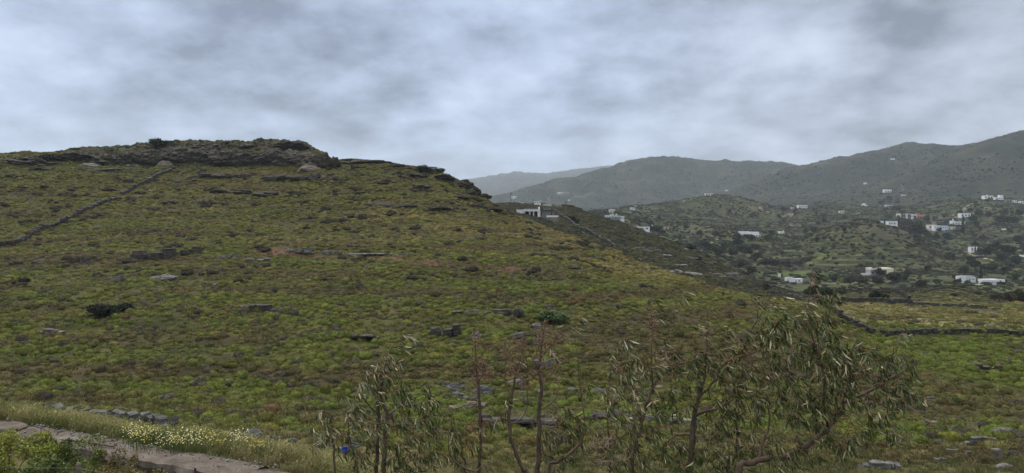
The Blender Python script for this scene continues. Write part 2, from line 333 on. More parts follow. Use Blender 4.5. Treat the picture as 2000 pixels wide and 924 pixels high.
def terrain_colors():
    z = Z; x, y = GX, GY
    c = hill_tint(x, y, z) * .42  # ground darkened beneath the scrub, painting shade into the gaps between cushions
    soil = np.array((.055, .045, .027))
    c = mixc(c, soil, sstep(-.1, .5, fbm(x / 5, y / 5, 31, 4)) * .7)
    grassy = np.array((.10, .088, .036)); lush = np.array((.05, .075, .018))
    nearw = 1 - sstep(36, 44, y)
    cn = mixc(grassy, lush, sstep(-.2, .4, fbm(x / 2.5, y / 2.5, 33, 3) + (15 - y) * .08)); c = mixc(c, cn, nearw)
    # terrace field on the right
    fld = sstep(8.0, 8.05, KI) * (1 - sstep(9.5, 10, KI)) * sstep(1590, 1650, GPX)
    cf = mixc(np.array((.17, .15, .075)), np.array((.085, .095, .03)), sstep(-.3, .5, fbm(x / 9, y / 5, 35, 4)))
    cf = mixc(cf, np.array((.09, .07, .04)), sstep(.25, .6, fbm(x / 6, y / 4, 36, 3)) * .6)
    c = mixc(c, cf, fld)
    # crag
    rock = mixc(np.array((.036, .030, .024)), np.array((.04, .045, .018)), sstep(-.1, .35, fbm(x / 5, y / 5, 37, 4)))
    c = mixc(c, rock, crag * .9)
    # second spur
    sp = sstep(9.9, 10.3, KI) * (1 - sstep(11, 11.4, KI))
    cs = mixc(np.array((.062, .06, .026)), np.array((.034, .036, .02)), sstep(-.25, .25, fbm(x / 9, y / 9, 38, 4)))
    cs = mixc(cs, np.array((.20, .20, .185)), sstep(.32, .5, fbm(x / 5, y / 3.5, 39, 3) + (sstep(1240, 1320, GPX) - .6) * .25) * .8)
    cs = mixc(cs, np.array((.12, .105, .045)), sstep(.25, .6, fbm(x / 22, y / 16, 40, 3)) * .8)
    c = mixc(c, cs, sp * (1 - sstep(1540, 1620, GPX)))
    vg = sp * sstep(1540, 1620, GPX); q = mixc(np.array((.075, .085, .026)), np.array((.105, .085, .04)), sstep(-.3, .4, fbm(x / 14, y / 9, 41, 4))); q = mixc(q, np.array((.045, .045, .022)), sstep(.0, .4, fbm(x / 6, y / 5, 55, 4)) * .8)
    c = mixc(c, q, vg)
    # valley and slopes
    va = sstep(11, 11.5, KI)
    cell = fbm(x / 70, y / 55, 42, 2); cv = mixc(np.array((.05, .062, .024)), np.array((.085, .10, .03)), sstep(.0, .5, cell))
    cv = mixc(cv, np.array((.085, .07, .04)), sstep(.05, .5, fbm(x / 90, y / 70, 43, 3)) * .8)
    cv = mixc(cv, np.array((.020, .027, .014)), sstep(-.12, .28, fbm(x / 22, y / 22, 44, 4)) * .85)
    hl = mixc(np.array((.028, .031, .022)), np.array((.017, .022, .016)), sstep(-.3, .4, fbm(x / 120, y / 120, 45, 5)))
    hl = mixc(hl, np.array((.062, .056, .036)), sstep(.1, .5, fbm(x / 75, y / 45, 46, 5)) * .7); gl = ridged(x / 170, y / 230, 61, 4); hl = mixc(hl, np.array((.014, .018, .012)), sstep(.62, .85, gl) * .6); hl = mixc(hl, np.array((.070, .064, .046)), (np.abs(np.mod(z + fbm(x / 90, y / 90, 62, 3) * 6, 26) - 13) < 1.1) * sstep(.0, .3, fbm(x / 160, y / 160, 63, 2)) * .55)  # dark ridged lines paint gully shading into the far hill colour
    cv = mixc(cv, hl, sstep(1130, 1330, y))
    cv = mixc(cv, mixc(np.array((.066, .056, .032)), np.array((.026, .031, .016)), sstep(-.2, .25, fbm(x / 14, y / 14, 47, 4))), small * .9)
    # terraces: pale grassy treads and dark stone risers
    lush2 = sstep(1470, 1500, GPX) * (1 - sstep(1640, 1680, GPX)) * (1 - sstep(700, 760, y)) * sstep(440, 500, y)
    tread = mixc(mixc(np.array((.066, .078, .026)), np.array((.082, .070, .036)), sstep(-.2, .4, fbm(x / 60, y / 40, 50, 3))), np.array((.078, .105, .026)), lush2)
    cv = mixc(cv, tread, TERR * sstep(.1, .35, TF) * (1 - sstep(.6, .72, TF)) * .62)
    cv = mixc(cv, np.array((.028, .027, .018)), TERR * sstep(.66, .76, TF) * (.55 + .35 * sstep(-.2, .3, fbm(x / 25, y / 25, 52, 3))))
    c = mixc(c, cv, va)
    return np.clip(c, .004, 1)
TC = terrain_colors()
EARTH = [(535, 489), (620, 498), (720, 504), (800, 509), (900, 516), (1000, 524)]
EW = np.array([(w.x, w.y) for w in (hit(a, b, 80, 220) for a, b in EARTH)])
def line_dist(X_, Y_, P2):
    d = np.full(np.shape(X_), 1e9)
    for (ax, ay), (bx, by) in zip(P2[:-1], P2[1:]):
        dx, dy = bx - ax, by - ay; t = np.clip(((X_ - ax) * dx + (Y_ - ay) * dy) / (dx * dx + dy * dy + 1e-9), 0, 1)
        d = np.minimum(d, np.hypot(X_ - ax - t * dx, Y_ - ay - t * dy))
    return d
_r0, _r1 = np.searchsorted(rows, 90), np.searchsorted(rows, 180)
TC[_r0:_r1] = mixc(TC[_r0:_r1], np.array((.085, .046, .03)), 1 - sstep(1.5, 3.5, line_dist(GX[_r0:_r1], GY[_r0:_r1], EW) + fbm(GX[_r0:_r1] / 4, GY[_r0:_r1] / 4, 77, 3) * 2))

for (pts, wpx, cc, ymin, ymax) in [
    ([(1395, 463), (1404, 468), (1413, 477)], 5, (.30, .29, .27), 420, 1200),
    ([(1383, 474), (1400, 472)], 6, (.24, .22, .05), 420, 1200), ([(1330, 474), (1346, 478)], 6, (.20, .18, .06), 300, 1200),
    ([(1490, 410), (1500, 414), (1533, 421), (1540, 419)], 2.2, (.26, .22, .16), 600, 1400), ([(1545, 422), (1551, 414)], 1.5, (.30, .27, .22), 600, 1400),
    ([(1858, 421), (1872, 418), (1887, 405), (1900, 398), (1913, 393), (1922, 384)], 1.6, (.26, .23, .18), 500, 1400),
    ([(1761, 360), (1764, 372)], 1.6, (.085, .078, .062), 1200, 1900), ([(1880, 491), (1896, 496), (1912, 502), (1940, 510)], 1.8, (.26, .23, .17), 500, 900),
    ([(1330, 395), (1350, 384), (1380, 378)], 1.5, (.22, .19, .14), 900, 1300), ([(1055, 393), (1075, 387), (1085, 380), (1110, 377)], 1.2, (.11, .11, .09), 1700, 3000),
    ([(1100, 390), (1140, 384), (1180, 380)], 1.2, (.10, .10, .085), 1700, 3000), ([(1410, 382), (1440, 388)], 1.6, (.2, .17, .12), 900, 1300),
    ([(1480, 553), (1540, 555), (1600, 551), (1690, 558)], 1.6, (.22, .20, .16), 300, 520),
    ([(1012, 400), (1040, 402), (1065, 403)], 3, (.20, .18, .055), 325, 450), ([(1085, 431), (1105, 434)], 4, (.19, .165, .07), 230, 300),
    ([(1600, 558), (1625, 566), (1640, 575)], 4, (.12, .13, .04), 150, 420), ([(1480, 530), (1530, 528), (1570, 534)], 5, (.075, .10, .03), 430, 700)]:
    W = [hit(px, py, ymin, ymax) for px, py in pts]
    P2 = np.array([(w.x, w.y) for w in W]); ym = P2[:, 1].mean()
    r0, r1 = np.searchsorted(rows, P2[:, 1].min() * .9), np.searchsorted(rows, P2[:, 1].max() * 1.1)
    X_, Y_ = GX[r0:r1], GY[r0:r1]; dmin = np.full(X_.shape, 1e9)
    for (ax, ay), (bx, by) in zip(P2[:-1], P2[1:]):
        dx, dy = bx - ax, by - ay; t = np.clip(((X_ - ax) * dx + (Y_ - ay) * dy) / (dx * dx + dy * dy + 1e-9), 0, 1)
        dmin = np.minimum(dmin, np.hypot(X_ - ax - t * dx, (Y_ - ay - t * dy)))
    wm = wpx * ym / FPX * 1.6
    TC[r0:r1] = mixc(TC[r0:r1], np.array(cc), 1 - sstep(wm * .5, wm * 1.2, dmin))
def build_ground():
    m, nt, b = nodes_of('ground_cover'); b.inputs['Roughness'].default_value = .95; b.inputs['Specular IOR Level'].default_value = .1
    c = attr(nt, 'Col'); wp = worldpos(nt)
    n1 = add_noise(nt, wp, 1.6, 6, .6).outputs['Fac']; n2 = add_noise(nt, wp, .22, 6, .65).outputs['Fac']; n3 = add_noise(nt, wp, .045, 6, .65).outputs['Fac']
    f = mixrgb(nt, 1.0, ramp(nt, n1, [(.3, (.55, .55, .55)), (.72, (1.4, 1.4, 1.4))]), ramp(nt, n2, [(.34, (.55, .55, .57)), (.7, (1.4, 1.38, 1.3))]), 'MULTIPLY')
    f = mixrgb(nt, 1.0, f, ramp(nt, n3, [(.34, (.7, .7, .72)), (.7, (1.3, 1.28, 1.22))]), 'MULTIPLY')
    nt.links.new(mixrgb(nt, 1.0, c, f, 'MULTIPLY'), b.inputs['Base Color'])
    me = bpy.data.meshes.new('ground'); nv = NR * NC
    co = np.stack([GX, GY, Z], -1).astype(np.float32).reshape(-1); me.vertices.add(nv); me.vertices.foreach_set('co', co)
    r, cc = np.meshgrid(np.arange(NR - 1), np.arange(NC - 1), indexing='ij'); i = (r * NC + cc).ravel()
    q = np.stack([i, i + 1, i + NC + 1, i + NC], 1).astype(np.int32); nf = len(q)
    me.loops.add(nf * 4); me.loops.foreach_set('vertex_index', q.ravel()); me.polygons.add(nf)
    me.polygons.foreach_set('loop_start', np.arange(nf, dtype=np.int32) * 4); me.polygons.foreach_set('use_smooth', np.ones(nf, dtype=bool))
    me.update(calc_edges=True)
    a = me.attributes.new('Col', 'FLOAT_COLOR', 'POINT'); c4 = np.ones((nv, 4), np.float32); c4[:, :3] = TC.reshape(-1, 3); a.data.foreach_set('color', c4.ravel())
    me.materials.append(m)
    tag(obj('ground', me), 'hillside, valley and far hills under low scrub and grass', kind='structure')
build_ground()
# ---------------------------------------------------------------- haze
def build_haze():
    zt = float(Z.max()) + 25; zb = float(Z.min()) - 1.0; xm = float(np.abs(GX).max()) + 20
    v = [(x, y, z) for x in (-xm, xm) for y in (-30, 9060) for z in (zb, zt)]
    f = [(0, 1, 3, 2), (4, 6, 7, 5), (0, 4, 5, 1), (2, 3, 7, 6), (0, 2, 6, 4), (1, 5, 7, 3)]
    m = bpy.data.materials.new('damp_air'); m.use_nodes = True; nt = m.node_tree; nt.nodes.clear()
    o = nt.nodes.new('ShaderNodeOutputMaterial'); pv = nt.nodes.new('ShaderNodeVolumePrincipled'); nt.links.new(pv.outputs[0], o.inputs['Volume'])
    pv.inputs['Color'].default_value = (.80, .91, 1, 1); pv.inputs['Density'].default_value = HAZE; pv.inputs['Anisotropy'].default_value = .2
    tag(obj('haze', mesh('haze', v, f, m)), 'thin grey damp air veiling the far hills', kind='stuff')
HAZE = .00009
build_haze()
# ---------------------------------------------------------------- scattered ground cover (nobody could count it)
def tuft_leaves(rng, n, place, size, aspect=.45, bend=.0):
    """n small leaf faces: place(rng) -> (point, outward direction)"""
    V, Fc = [], []
    for _ in range(n):
        p, d = place(rng); d = d / (np.linalg.norm(d) + 1e-9)
        t = np.cross(d, rng.normal(size=3)); t /= np.linalg.norm(t) + 1e-9
        s = size * rng.uniform(.6, 1.4); w = s * aspect
        b = len(V); V += [p - t * w * .5, p + d * s * .55 - t * w * .1 + t * w * .0, p + d * s, p + t * w * .5]
        Fc.append((b, b + 1, b + 2, b + 3))
    return V, Fc
def proto_cushion(seed, mat, rough=1.0, nleaf=460):
    """a cushion-shaped bush: lumpy dome with short twigs of leaves standing out of it"""
    rng = np.random.default_rng(seed); bm = bmesh.new(); bmesh.ops.create_icosphere(bm, subdivisions=3, radius=1)
    lob = rng.normal(size=(7, 3)); lob[:, 2] = np.abs(lob[:, 2]); lob /= np.linalg.norm(lob, axis=1)[:, None]
    def rad(d):
        d = np.asarray(d); return .78 + .26 * np.max(np.clip(lob @ d, 0, 1) ** 6) + .10 * mnoise.noise(Vector(d * 3.1) + Vector((seed, 0, 0)))
    for v in bm.verts:
        d = np.array(v.co); r = rad(d) + .05 * mnoise.noise(Vector(d * 9)); v.co = Vector(d * r); v.co.z = v.co.z * .72 if v.co.z > 0 else v.co.z * .25
    V = [np.array(v.co) for v in bm.verts]; Fc = [tuple(v.index for v in f.verts) for f in bm.faces if f.calc_center_median().z > -.1]; bm.free()
    nb = len(Fc)
    def place(r):
        d = r.normal(size=3); d[2] = abs(d[2]) * 1.1; d /= np.linalg.norm(d); p = d * rad(d) * r.uniform(.88, 1.04); p[2] *= .72
        return p, d + r.normal(size=3) * .55 + np.array((0, 0, .6))
    V2, F2 = tuft_leaves(rng, nleaf, place, .15, .38); o = len(V)
    me = mesh('cushion', np.array(V + V2), Fc + [tuple(i + o for i in f) for f in F2], mat)
    zc = np.array([np.mean([(V + V2)[i][2] for i in f]) for f in [tuple(p.vertices) for p in me.polygons]])
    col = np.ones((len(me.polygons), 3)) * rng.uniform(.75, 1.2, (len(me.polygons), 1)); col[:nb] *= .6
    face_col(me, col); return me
def proto_grass(seed, mat, n=26, h=1.0, spread=.45, lean=.35, w=.035, heads=False):
    """a tuft of curved blades"""
    rng = np.random.default_rng(seed); V, Fc, C = [], [], []
    for _ in range(n):
        a = rng.uniform(0, 6.28); r = spread * math.sqrt(rng.uniform()); p = np.array((r * math.cos(a), r * math.sin(a), -.03))
        ln = np.array((rng.normal() * .25 + lean * .6, rng.normal() * .3, 0)); hh = h * rng.uniform(.55, 1.1); a2 = rng.uniform(0, 6.28); sd = np.array((math.cos(a2), math.sin(a2), 0)) * w * rng.uniform(.7, 1.3)
        b = len(V); br = rng.uniform(.7, 1.3)
        for k in range(4):
            t = k / 3; c = p + np.array((0, 0, hh * t * (1 - .18 * t))) + ln * hh * t * t; ww = sd * (1 - t) if not (heads and k == 3) else sd * .2
            if k < 3: V += [c - ww, c + ww]
            else: V += [c]
        Fc += [(b, b + 1, b + 3, b + 2), (b + 2, b + 3, b + 5, b + 4), (b + 4, b + 5, b + 6)]; C += [br * .8, br, br * 1.15]
        if heads and rng.uniform() < .6:      # seed head
            t = V[-1]; q = len(V); dn = ln * .25 + np.array((0, 0, .12)); V += [t - sd * 1.6, t + dn * .5 + sd * 1.2, t + dn, t + dn * .4 - sd * 1.2]; Fc.append((q, q + 1, q + 2, q + 3)); C.append(br * 1.4)
    me = mesh('tuft', np.array(V), Fc, mat); face_col(me, np.array(C)[:, None] * np.ones(3)); return me
def scatter(name, P3, scale, rz, tint, vi, protos, label, cat, parent_kind='stuff', tilt=None):
    n = len(P3); me = bpy.data.meshes.new(name); me.vertices.add(n); me.vertices.foreach_set('co', np.asarray(P3, np.float32).ravel())
    a = me.attributes.new('tint', 'FLOAT_COLOR', 'POINT'); c = np.ones((n, 4), np.float32); c[:, :3] = tint; a.data.foreach_set('color', c.ravel())
    sc = np.asarray(scale, np.float32)
    if sc.ndim == 1: sc = np.repeat(sc[:, None], 3, 1)
    a = me.attributes.new('sc', 'FLOAT_VECTOR', 'POINT'); a.data.foreach_set('vector', sc.ravel())
    rot = np.zeros((n, 3), np.float32); rot[:, 2] = rz
    if tilt is not None: rot[:, 0] = tilt
    a = me.attributes.new('rot', 'FLOAT_VECTOR', 'POINT'); a.data.foreach_set('vector', rot.ravel())
    a = me.attributes.new('vi', 'INT', 'POINT'); a.data.foreach_set('value', np.asarray(vi, np.int32))
    o = obj(name, me); cl = bpy.data.collections.new(name + '_shapes')
    for i, p in enumerate(protos): cl.objects.link(bpy.data.objects.new('%s_shape_%02d' % (name, i), p))
    ng = bpy.data.node_groups.new(name, 'GeometryNodeTree')
    ng.interface.new_socket('Geometry', in_out='INPUT', socket_type='NodeSocketGeometry'); ng.interface.new_socket('Geometry', in_out='OUTPUT', socket_type='NodeSocketGeometry')
    N, L = ng.nodes.new, ng.links.new
    gi, go = N('NodeGroupInput'), N('NodeGroupOutput'); ip = N('GeometryNodeInstanceOnPoints'); ci = N('GeometryNodeCollectionInfo')
    ci.inputs['Collection'].default_value = cl; ci.inputs['Separate Children'].default_value = True; ci.inputs['Reset Children'].default_value = True
    mp = N('GeometryNodeMeshToPoints'); L(gi.outputs[0], mp.inputs[0]); L(mp.outputs[0], ip.inputs['Points']); L(ci.outputs[0], ip.inputs['Instance'])
    ip.inputs['Pick Instance'].default_value = True
    def na(nm, t):
        x = N('GeometryNodeInputNamedAttribute'); x.data_type = t; x.inputs[0].default_value = nm
        return next(s for s in x.outputs if s.enabled and s.name == 'Attribute')
    L(na('vi', 'INT'), ip.inputs['Instance Index']); L(na('sc', 'FLOAT_VECTOR'), ip.inputs['Scale'])
    er = N('FunctionNodeEulerToRotation'); L(na('rot', 'FLOAT_VECTOR'), er.inputs[0]); L(er.outputs[0], ip.inputs['Rotation'])
    L(ip.outputs[0], go.inputs[0])
    md = o.modifiers.new('scatter', 'NODES'); md.node_group = ng
    tag(o, label, cat, kind=parent_kind); return o
def area_points(rng, n, y0, y1, a0=-.80, a1=.80):
    y = np.sqrt(rng.uniform(0, 1, n) * (y1 * y1 - y0 * y0) + y0 * y0); return rng.uniform(a0, a1, n) * y, y
M_bush = mat_leaf('scrub_leaves', 'INSTANCER', .8, .12, None, True)
M_grass = mat_leaf('grass_blades', 'INSTANCER', .7, .15, None, True)
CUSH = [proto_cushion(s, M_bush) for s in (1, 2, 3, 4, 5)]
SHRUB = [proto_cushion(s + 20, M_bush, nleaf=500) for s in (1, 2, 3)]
TUFT = [proto_grass(s, M_grass) for s in (1, 2, 3)]
rng = np.random.default_rng(11)
def build_scrub():
    x, y = area_points(rng, 118000, 36, 252); k = sample(KI, x, y); px = CX + x / y * FPX
    fld = (k > 8.0) & (px > 1600)
    keep = (k < 9.4) & ~(fld & (rng.uniform(0, 1, len(x)) < .8)) & (k > 4.05)
    bare = fbm(x / 11, y / 8, 51, 4)
    keep &= ~((bare > .34) & (rng.uniform(0, 1, len(x)) < .6))
    keep &= ~((fbm(x / 4.5, y / 3, 59, 3) > .22) & (rng.uniform(0, 1, len(x)) < .7)); keep &= line_dist(x, y, EW) > rng.uniform(.6, 3.2, len(x))
    keep &= ~((sample(crag, x, y) > .5) & (rng.uniform(0, 1, len(x)) < .5))
    keep &= rng.uniform(0, 1, len(x)) < np.where(y < 100, .72, .7)
    x, y, px = x[keep], y[keep], px[keep]; n = len(x); z = ground(x, y)
    s = (.20 + .34 * rng.uniform(0, 1, n) ** 1.8) * (1 + .35 * fbm(x / 15, y / 15, 52, 2)); s *= np.where(y > 120, 1.15, 1)
    t = hill_tint(x, y, z); t = t * 1.22 * rng.uniform(.66, 1.3, (n, 1)) * (1 + rng.normal(size=(n, 3)) * .05)
    r = rng.uniform(0, 1, n); cl = fbm(x / 6, y / 5, 53, 3)
    gb = (r < .07) | ((cl < -.34) & (r < .5)); t[gb] = np.array((.088, .076, .048)) * rng.uniform(.7, 1.3, (gb.sum(), 1))
    orr = ((cl > .44) & (r > .72)) | (r > .997); t[orr] = np.array((.165, .102, .042)) * rng.uniform(.6, 1.05, (orr.sum(), 1)); 
    dk = (r > .42) & (r < .48); t[dk] = t[dk] * .66
    cl2 = fbm(x / 5.5, y / 3.2, 57, 3) + fbm(x / 30, z / 1.3, 58, 2) * .35; d2 = (cl2 > .42) & (y > 105); t[d2] = np.array((.040, .036, .022)) * rng.uniform(.6, 1.3, (d2.sum(), 1)); s = np.where(d2, s * 1.45, s)
    oc = sample(crag, x, y) > .4; t[oc] = mixc(np.array((.035, .042, .016)), np.array((.075, .075, .025)), rng.uniform(0, 1, oc.sum()))
    nr_ = 1 - sstep(80, 130, y); s = s * (1 + .12 * nr_); sc = np.stack([s * rng.uniform(.9, 1.35, n), s * rng.uniform(.9, 1.2, n), s * rng.uniform(.8, 1.2, n) * (1 + .35 * nr_)], 1)
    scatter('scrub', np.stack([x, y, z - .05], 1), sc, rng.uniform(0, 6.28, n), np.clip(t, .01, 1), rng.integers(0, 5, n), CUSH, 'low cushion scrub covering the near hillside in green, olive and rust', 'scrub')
    # grass between
    x, y = area_points(rng, 84000, 30, 235); k = sample(KI, x, y); px = CX + x / y * FPX; keep = (k < 9.5) & (k > 4.0)
    fld = (k > 8.0) & (px > 1600); keep &= fld | (rng.uniform(0, 1, len(x)) < .75); x, y = x[keep], y[keep]; n = len(x); z = ground(x, y)
    t = mixc(hill_tint(x, y, z) * 1.05, np.array((.19, .165, .075)), np.clip(fbm(x / 13, y / 10, 54, 3) + .25 + .25 * sstep(90, 160, y), 0, .85)) * rng.uniform(.75, 1.25, (n, 1))
    s = rng.uniform(.3, .6, n)
    scatter('hill_grass', np.stack([x, y, z], 1), np.stack([s * 1.3, s * 1.3, s * .8], 1), rng.uniform(0, 6.28, n), t, rng.integers(0, 3, n), TUFT, 'pale tufted grass between the scrub cushions', 'grass')
    # second spur
    x, y = area_points(rng, 26000, 140, 335, -.05, .45); k = sample(KI, x, y); px = CX + x / y * FPX; keep = (k > 9.6) & (k < 11.5) & (px < 1580)
    x, y = x[keep], y[keep]; n = len(x); z = ground(x, y); s = rng.uniform(.45, 1.0, n)
    t = mixc(np.array((.066, .066, .026)), np.array((.034, .037, .02)), sstep(-.25, .3, fbm(x / 9, y / 9, 38, 4))) * rng.uniform(.6, 1.35, (n, 1))
    dry = rng.uniform(0, 1, n) < .12; t[dry] = (.115, .10, .05)
    scatter('spur_scrub', np.stack([x, y, z - .05], 1), np.stack([s, s, s * .8], 1), rng.uniform(0, 6.28, n), t, rng.integers(0, 5, n), CUSH, 'dark scrub on the rocky spur behind the near hill', 'scrub')
    x, y = area_points(rng, 15000, 130, 330, .36, .80); k = sample(KI, x, y); px = CX + x / y * FPX; keep = (k > 9.5) & (k < 11.7) & (px > 1540); x, y = x[keep], y[keep]; n = len(x); z = ground(x, y); s = rng.uniform(.18, .5, n) * np.where(rng.uniform(0, 1, n) < .06, 2, 1)
    t = mixc(mixc(np.array((.085, .095, .028)), np.array((.12, .10, .045)), sstep(-.3, .4, fbm(x / 14, y / 9, 41, 4))), np.array((.04, .042, .02)), sstep(.0, .4, fbm(x / 6, y / 5, 55, 4)) * .8) * rng.uniform(.65, 1.25, (n, 1))
    scatter('field_scrub', np.stack([x, y, z - .03], 1), np.stack([s * 1.2, s * 1.2, s * .8], 1), rng.uniform(0, 6.28, n), t, rng.integers(0, 5, n), CUSH, 'grass and low scrub of the walled fields beyond the terrace', 'scrub')
    # valley and far slopes
    x, y = area_points(rng, 42000, 175, 1250, -.02, .80); k = sample(KI, x, y); px = CX + x / y * FPX; den = fbm(x / 45, y / 45, 44, 4)
    keep = (k > 10.8) & ((px > 1100) | (y > 420)) & (den + rng.uniform(-.45, .35, len(x)) > -.05) & ~((y < 440) & (rng.uniform(0, 1, len(x)) < .5)); x, y = x[keep], y[keep]; n = len(x); z = ground(x, y)
    s = rng.uniform(.6, 1.9, n) * np.where(y < 420, .8, 1) * np.where(rng.uniform(0, 1, n) < .1, 1.5, 1)
    t = mixc(np.array((.022, .029, .013)), np.array((.048, .046, .025)), rng.uniform(0, 1, n)) * rng.uniform(.6, 1.3, (n, 1))
    scatter('valley_scrub', np.stack([x, y, z - .1], 1), np.stack([s * 1.15, s * 1.15, s], 1), rng.uniform(0, 6.28, n), t, rng.integers(0, 3, n), SHRUB, 'dark shrubs dotted over the valley terraces', 'shrubs')
    x, y = area_points(rng, 150000, 1150, 3750, -.12, .80); k = sample(KI, x, y); den = fbm(x / 130, y / 130, 45, 5); keep = (den + rng.uniform(-.3, .3, len(x)) > .0) & (rng.uniform(0, 1, len(x)) < 1.25 - y / 4200); x, y = x[keep], y[keep]; n = len(x); z = ground(x, y)
    s = rng.uniform(.7, 1.5, n) * np.where(rng.uniform(0, 1, n) < .25, 1.9, 1) * np.where(y > 2000, 1.25, 1)
    t = mixc(np.array((.026, .033, .019)), np.array((.040, .041, .027)), rng.uniform(0, 1, n)) * rng.uniform(.7, 1.2, (n, 1))
    scatter('far_scrub', np.stack([x, y, z - .3], 1), np.stack([s * 1.2, s * 1.2, s], 1), rng.uniform(0, 6.28, n), t, rng.integers(0, 3, n), SHRUB, 'woody scrub and scattered trees on the far hills', 'scrub')
build_scrub()
# ---------------------------------------------------------------- rocks
def mat_rock(name, lo, mid, hi, moss=(.05, .055, .022), mossy=.35):
    m, nt, b = nodes_of(name); b.inputs['Roughness'].default_value = .88; b.inputs['Specular IOR Level'].default_value = .25
    tc = nt.nodes.new('ShaderNodeTexCoord'); wp = worldpos(nt)
    mp = nt.nodes.new('ShaderNodeMapping'); mp.inputs['Scale'].default_value = (1, 1, 4); nt.links.new(wp, mp.inputs[0])
    n = add_noise(nt, mp.outputs[0], 1.1, 7, .65).outputs['Fac']; n2 = add_noise(nt, wp, 2.6, 5, .6).outputs['Fac']
    c = ramp(nt, n, [(.33, lo), (.52, mid), (.70, hi)])
    oi = nt.nodes.new('ShaderNodeObjectInfo'); c = mixrgb(nt, 1.0, c, oi.outputs['Color'], 'MULTIPLY')
    geo = nt.nodes.new('ShaderNodeNewGeometry'); sp = nt.nodes.new('ShaderNodeSeparateXYZ'); nt.links.new(geo.outputs['Normal'], sp.inputs[0])
    mm = nt.nodes.new('ShaderNodeMath'); mm.operation = 'MULTIPLY'; nt.links.new(ramp(nt, n2, [(.48, (0, 0, 0)), (.62, (1, 1, 1))]), mm.inputs[0]); mm.inputs[1].default_value = mossy
    nt.links.new(mixrgb(nt, mm.outputs[0], c, moss), b.inputs['Base Color'])
    bump(nt, b, n, .9, .12); return m
M_rock = mat_rock('grey_schist', (.030, .028, .025), (.095, .090, .082), (.22, .212, .20), mossy=.25)
M_crag = mat_rock('weathered_crag', (.014, .012, .010), (.046, .037, .029), (.115, .095, .078), mossy=.6)
M_wallstone = mat_rock('wall_stone', (.03, .028, .024), (.075, .070, .062), (.18, .172, .16), mossy=.15)
def proto_slabs(seed, mat, layers=5, jut=.25):
    """a ledge of schist: broken angular plates stacked in courses, each course of several blocks"""
    rng = np.random.default_rng(seed); V, Fc = [], []; z = -.3
    for l in range(layers):
        th = 1.35 / layers * rng.uniform(.6, 1.4); ext = (1 - .35 * (l / layers) ** 1.5) * .5; x = -ext * rng.uniform(.8, 1.1); ty, tx = rng.normal() * .05, rng.normal() * .05
        while x < ext:
            w = rng.uniform(.14, .5); n = int(rng.integers(5, 9)); cx = x + w / 2; cyy = rng.normal() * jut * .25 + .06 * l; dy = rng.uniform(.28, .55); th2 = th * rng.uniform(.5, 1.5); base = len(V); a0 = rng.uniform(0, 6.28)
            out = []
            for k in range(n):
                a = a0 + 2 * math.pi * (k + rng.uniform(-.3, .3)) / n; sq = (abs(math.cos(a)) ** 3 + abs(math.sin(a)) ** 3) ** (-1 / 3); out.append((cx + w * .58 * sq * math.cos(a) * rng.uniform(.65, 1.15), cyy + dy * .5 * sq * math.sin(a) * rng.uniform(.65, 1.15)))
            for f, dz in ((1.0, -.15), (rng.uniform(.9, 1.1), .45), (rng.uniform(.7, 1.0), 1.0)):
                for X, Y in out:
                    X2, Y2 = cx + (X - cx) * f + rng.normal() * .008, cyy + (Y - cyy) * f + rng.normal() * .008; V.append((X2, Y2, z + th2 * dz + tx * X2 + ty * Y2 + rng.normal() * .012))
            for r_ in range(2):
                for k in range(n): i, j = base + r_ * n + k, base + r_ * n + (k + 1) % n; Fc.append((i, j, j + n, i + n))
            Fc.append(tuple(base + 2 * n + k for k in range(n)))
            x += w * rng.uniform(.8, 1.15)
        z += th * .9
    return mesh('slabs', np.array(V), Fc, mat)
def proto_boulder(seed, mat, sub=4, craggy=.28, blocky=.6):
    bm = bmesh.new(); bmesh.ops.create_icosphere(bm, subdivisions=sub, radius=1); rng = np.random.default_rng(seed)
    cuts = rng.normal(size=(9, 3)); cuts /= np.linalg.norm(cuts, axis=1)[:, None]; dist = rng.uniform(.55, .95, 9)
    for v in bm.verts:
        d = np.array(v.co.normalized()); r = 1.0
        for c, q in zip(cuts, dist):
            t = c @ d
            if t > 0: r = min(r, r * (1 - blocky) + blocky * min(r, q / max(t, 1e-3)))
        p = Vector(d * r); s = Vector((seed * 3.3, 0, 0))
        f = mnoise.fractal(p * 2.2 + s, 1.0, 2.0, 5) * craggy * .5 + (abs(mnoise.noise(p * 4 + s)) - .25) * craggy * .5
        f += .06 * math.floor(3 * mnoise.noise(Vector((0, 0, p.z * 5)) + s)) * craggy
        q = p * (1 + f); v.co = Vector((q.x * .5, q.y * .5, q.z * .5 + .28))
    me = bpy.data.meshes.new('boulder'); bm.to_mesh(me); bm.free(); me.materials.append(mat); return me
SLAB = [proto_slabs(s, M_rock, l) for s, l in ((1, 3), (2, 4), (3, 5), (4, 4), (5, 3))]
BOUL = [proto_boulder(s, M_rock) for s in (11, 12, 13)]
CRAG = [proto_boulder(s, M_crag, 5, .5, .75) for s in (21, 22, 23, 24)]
rr = random.Random(5)
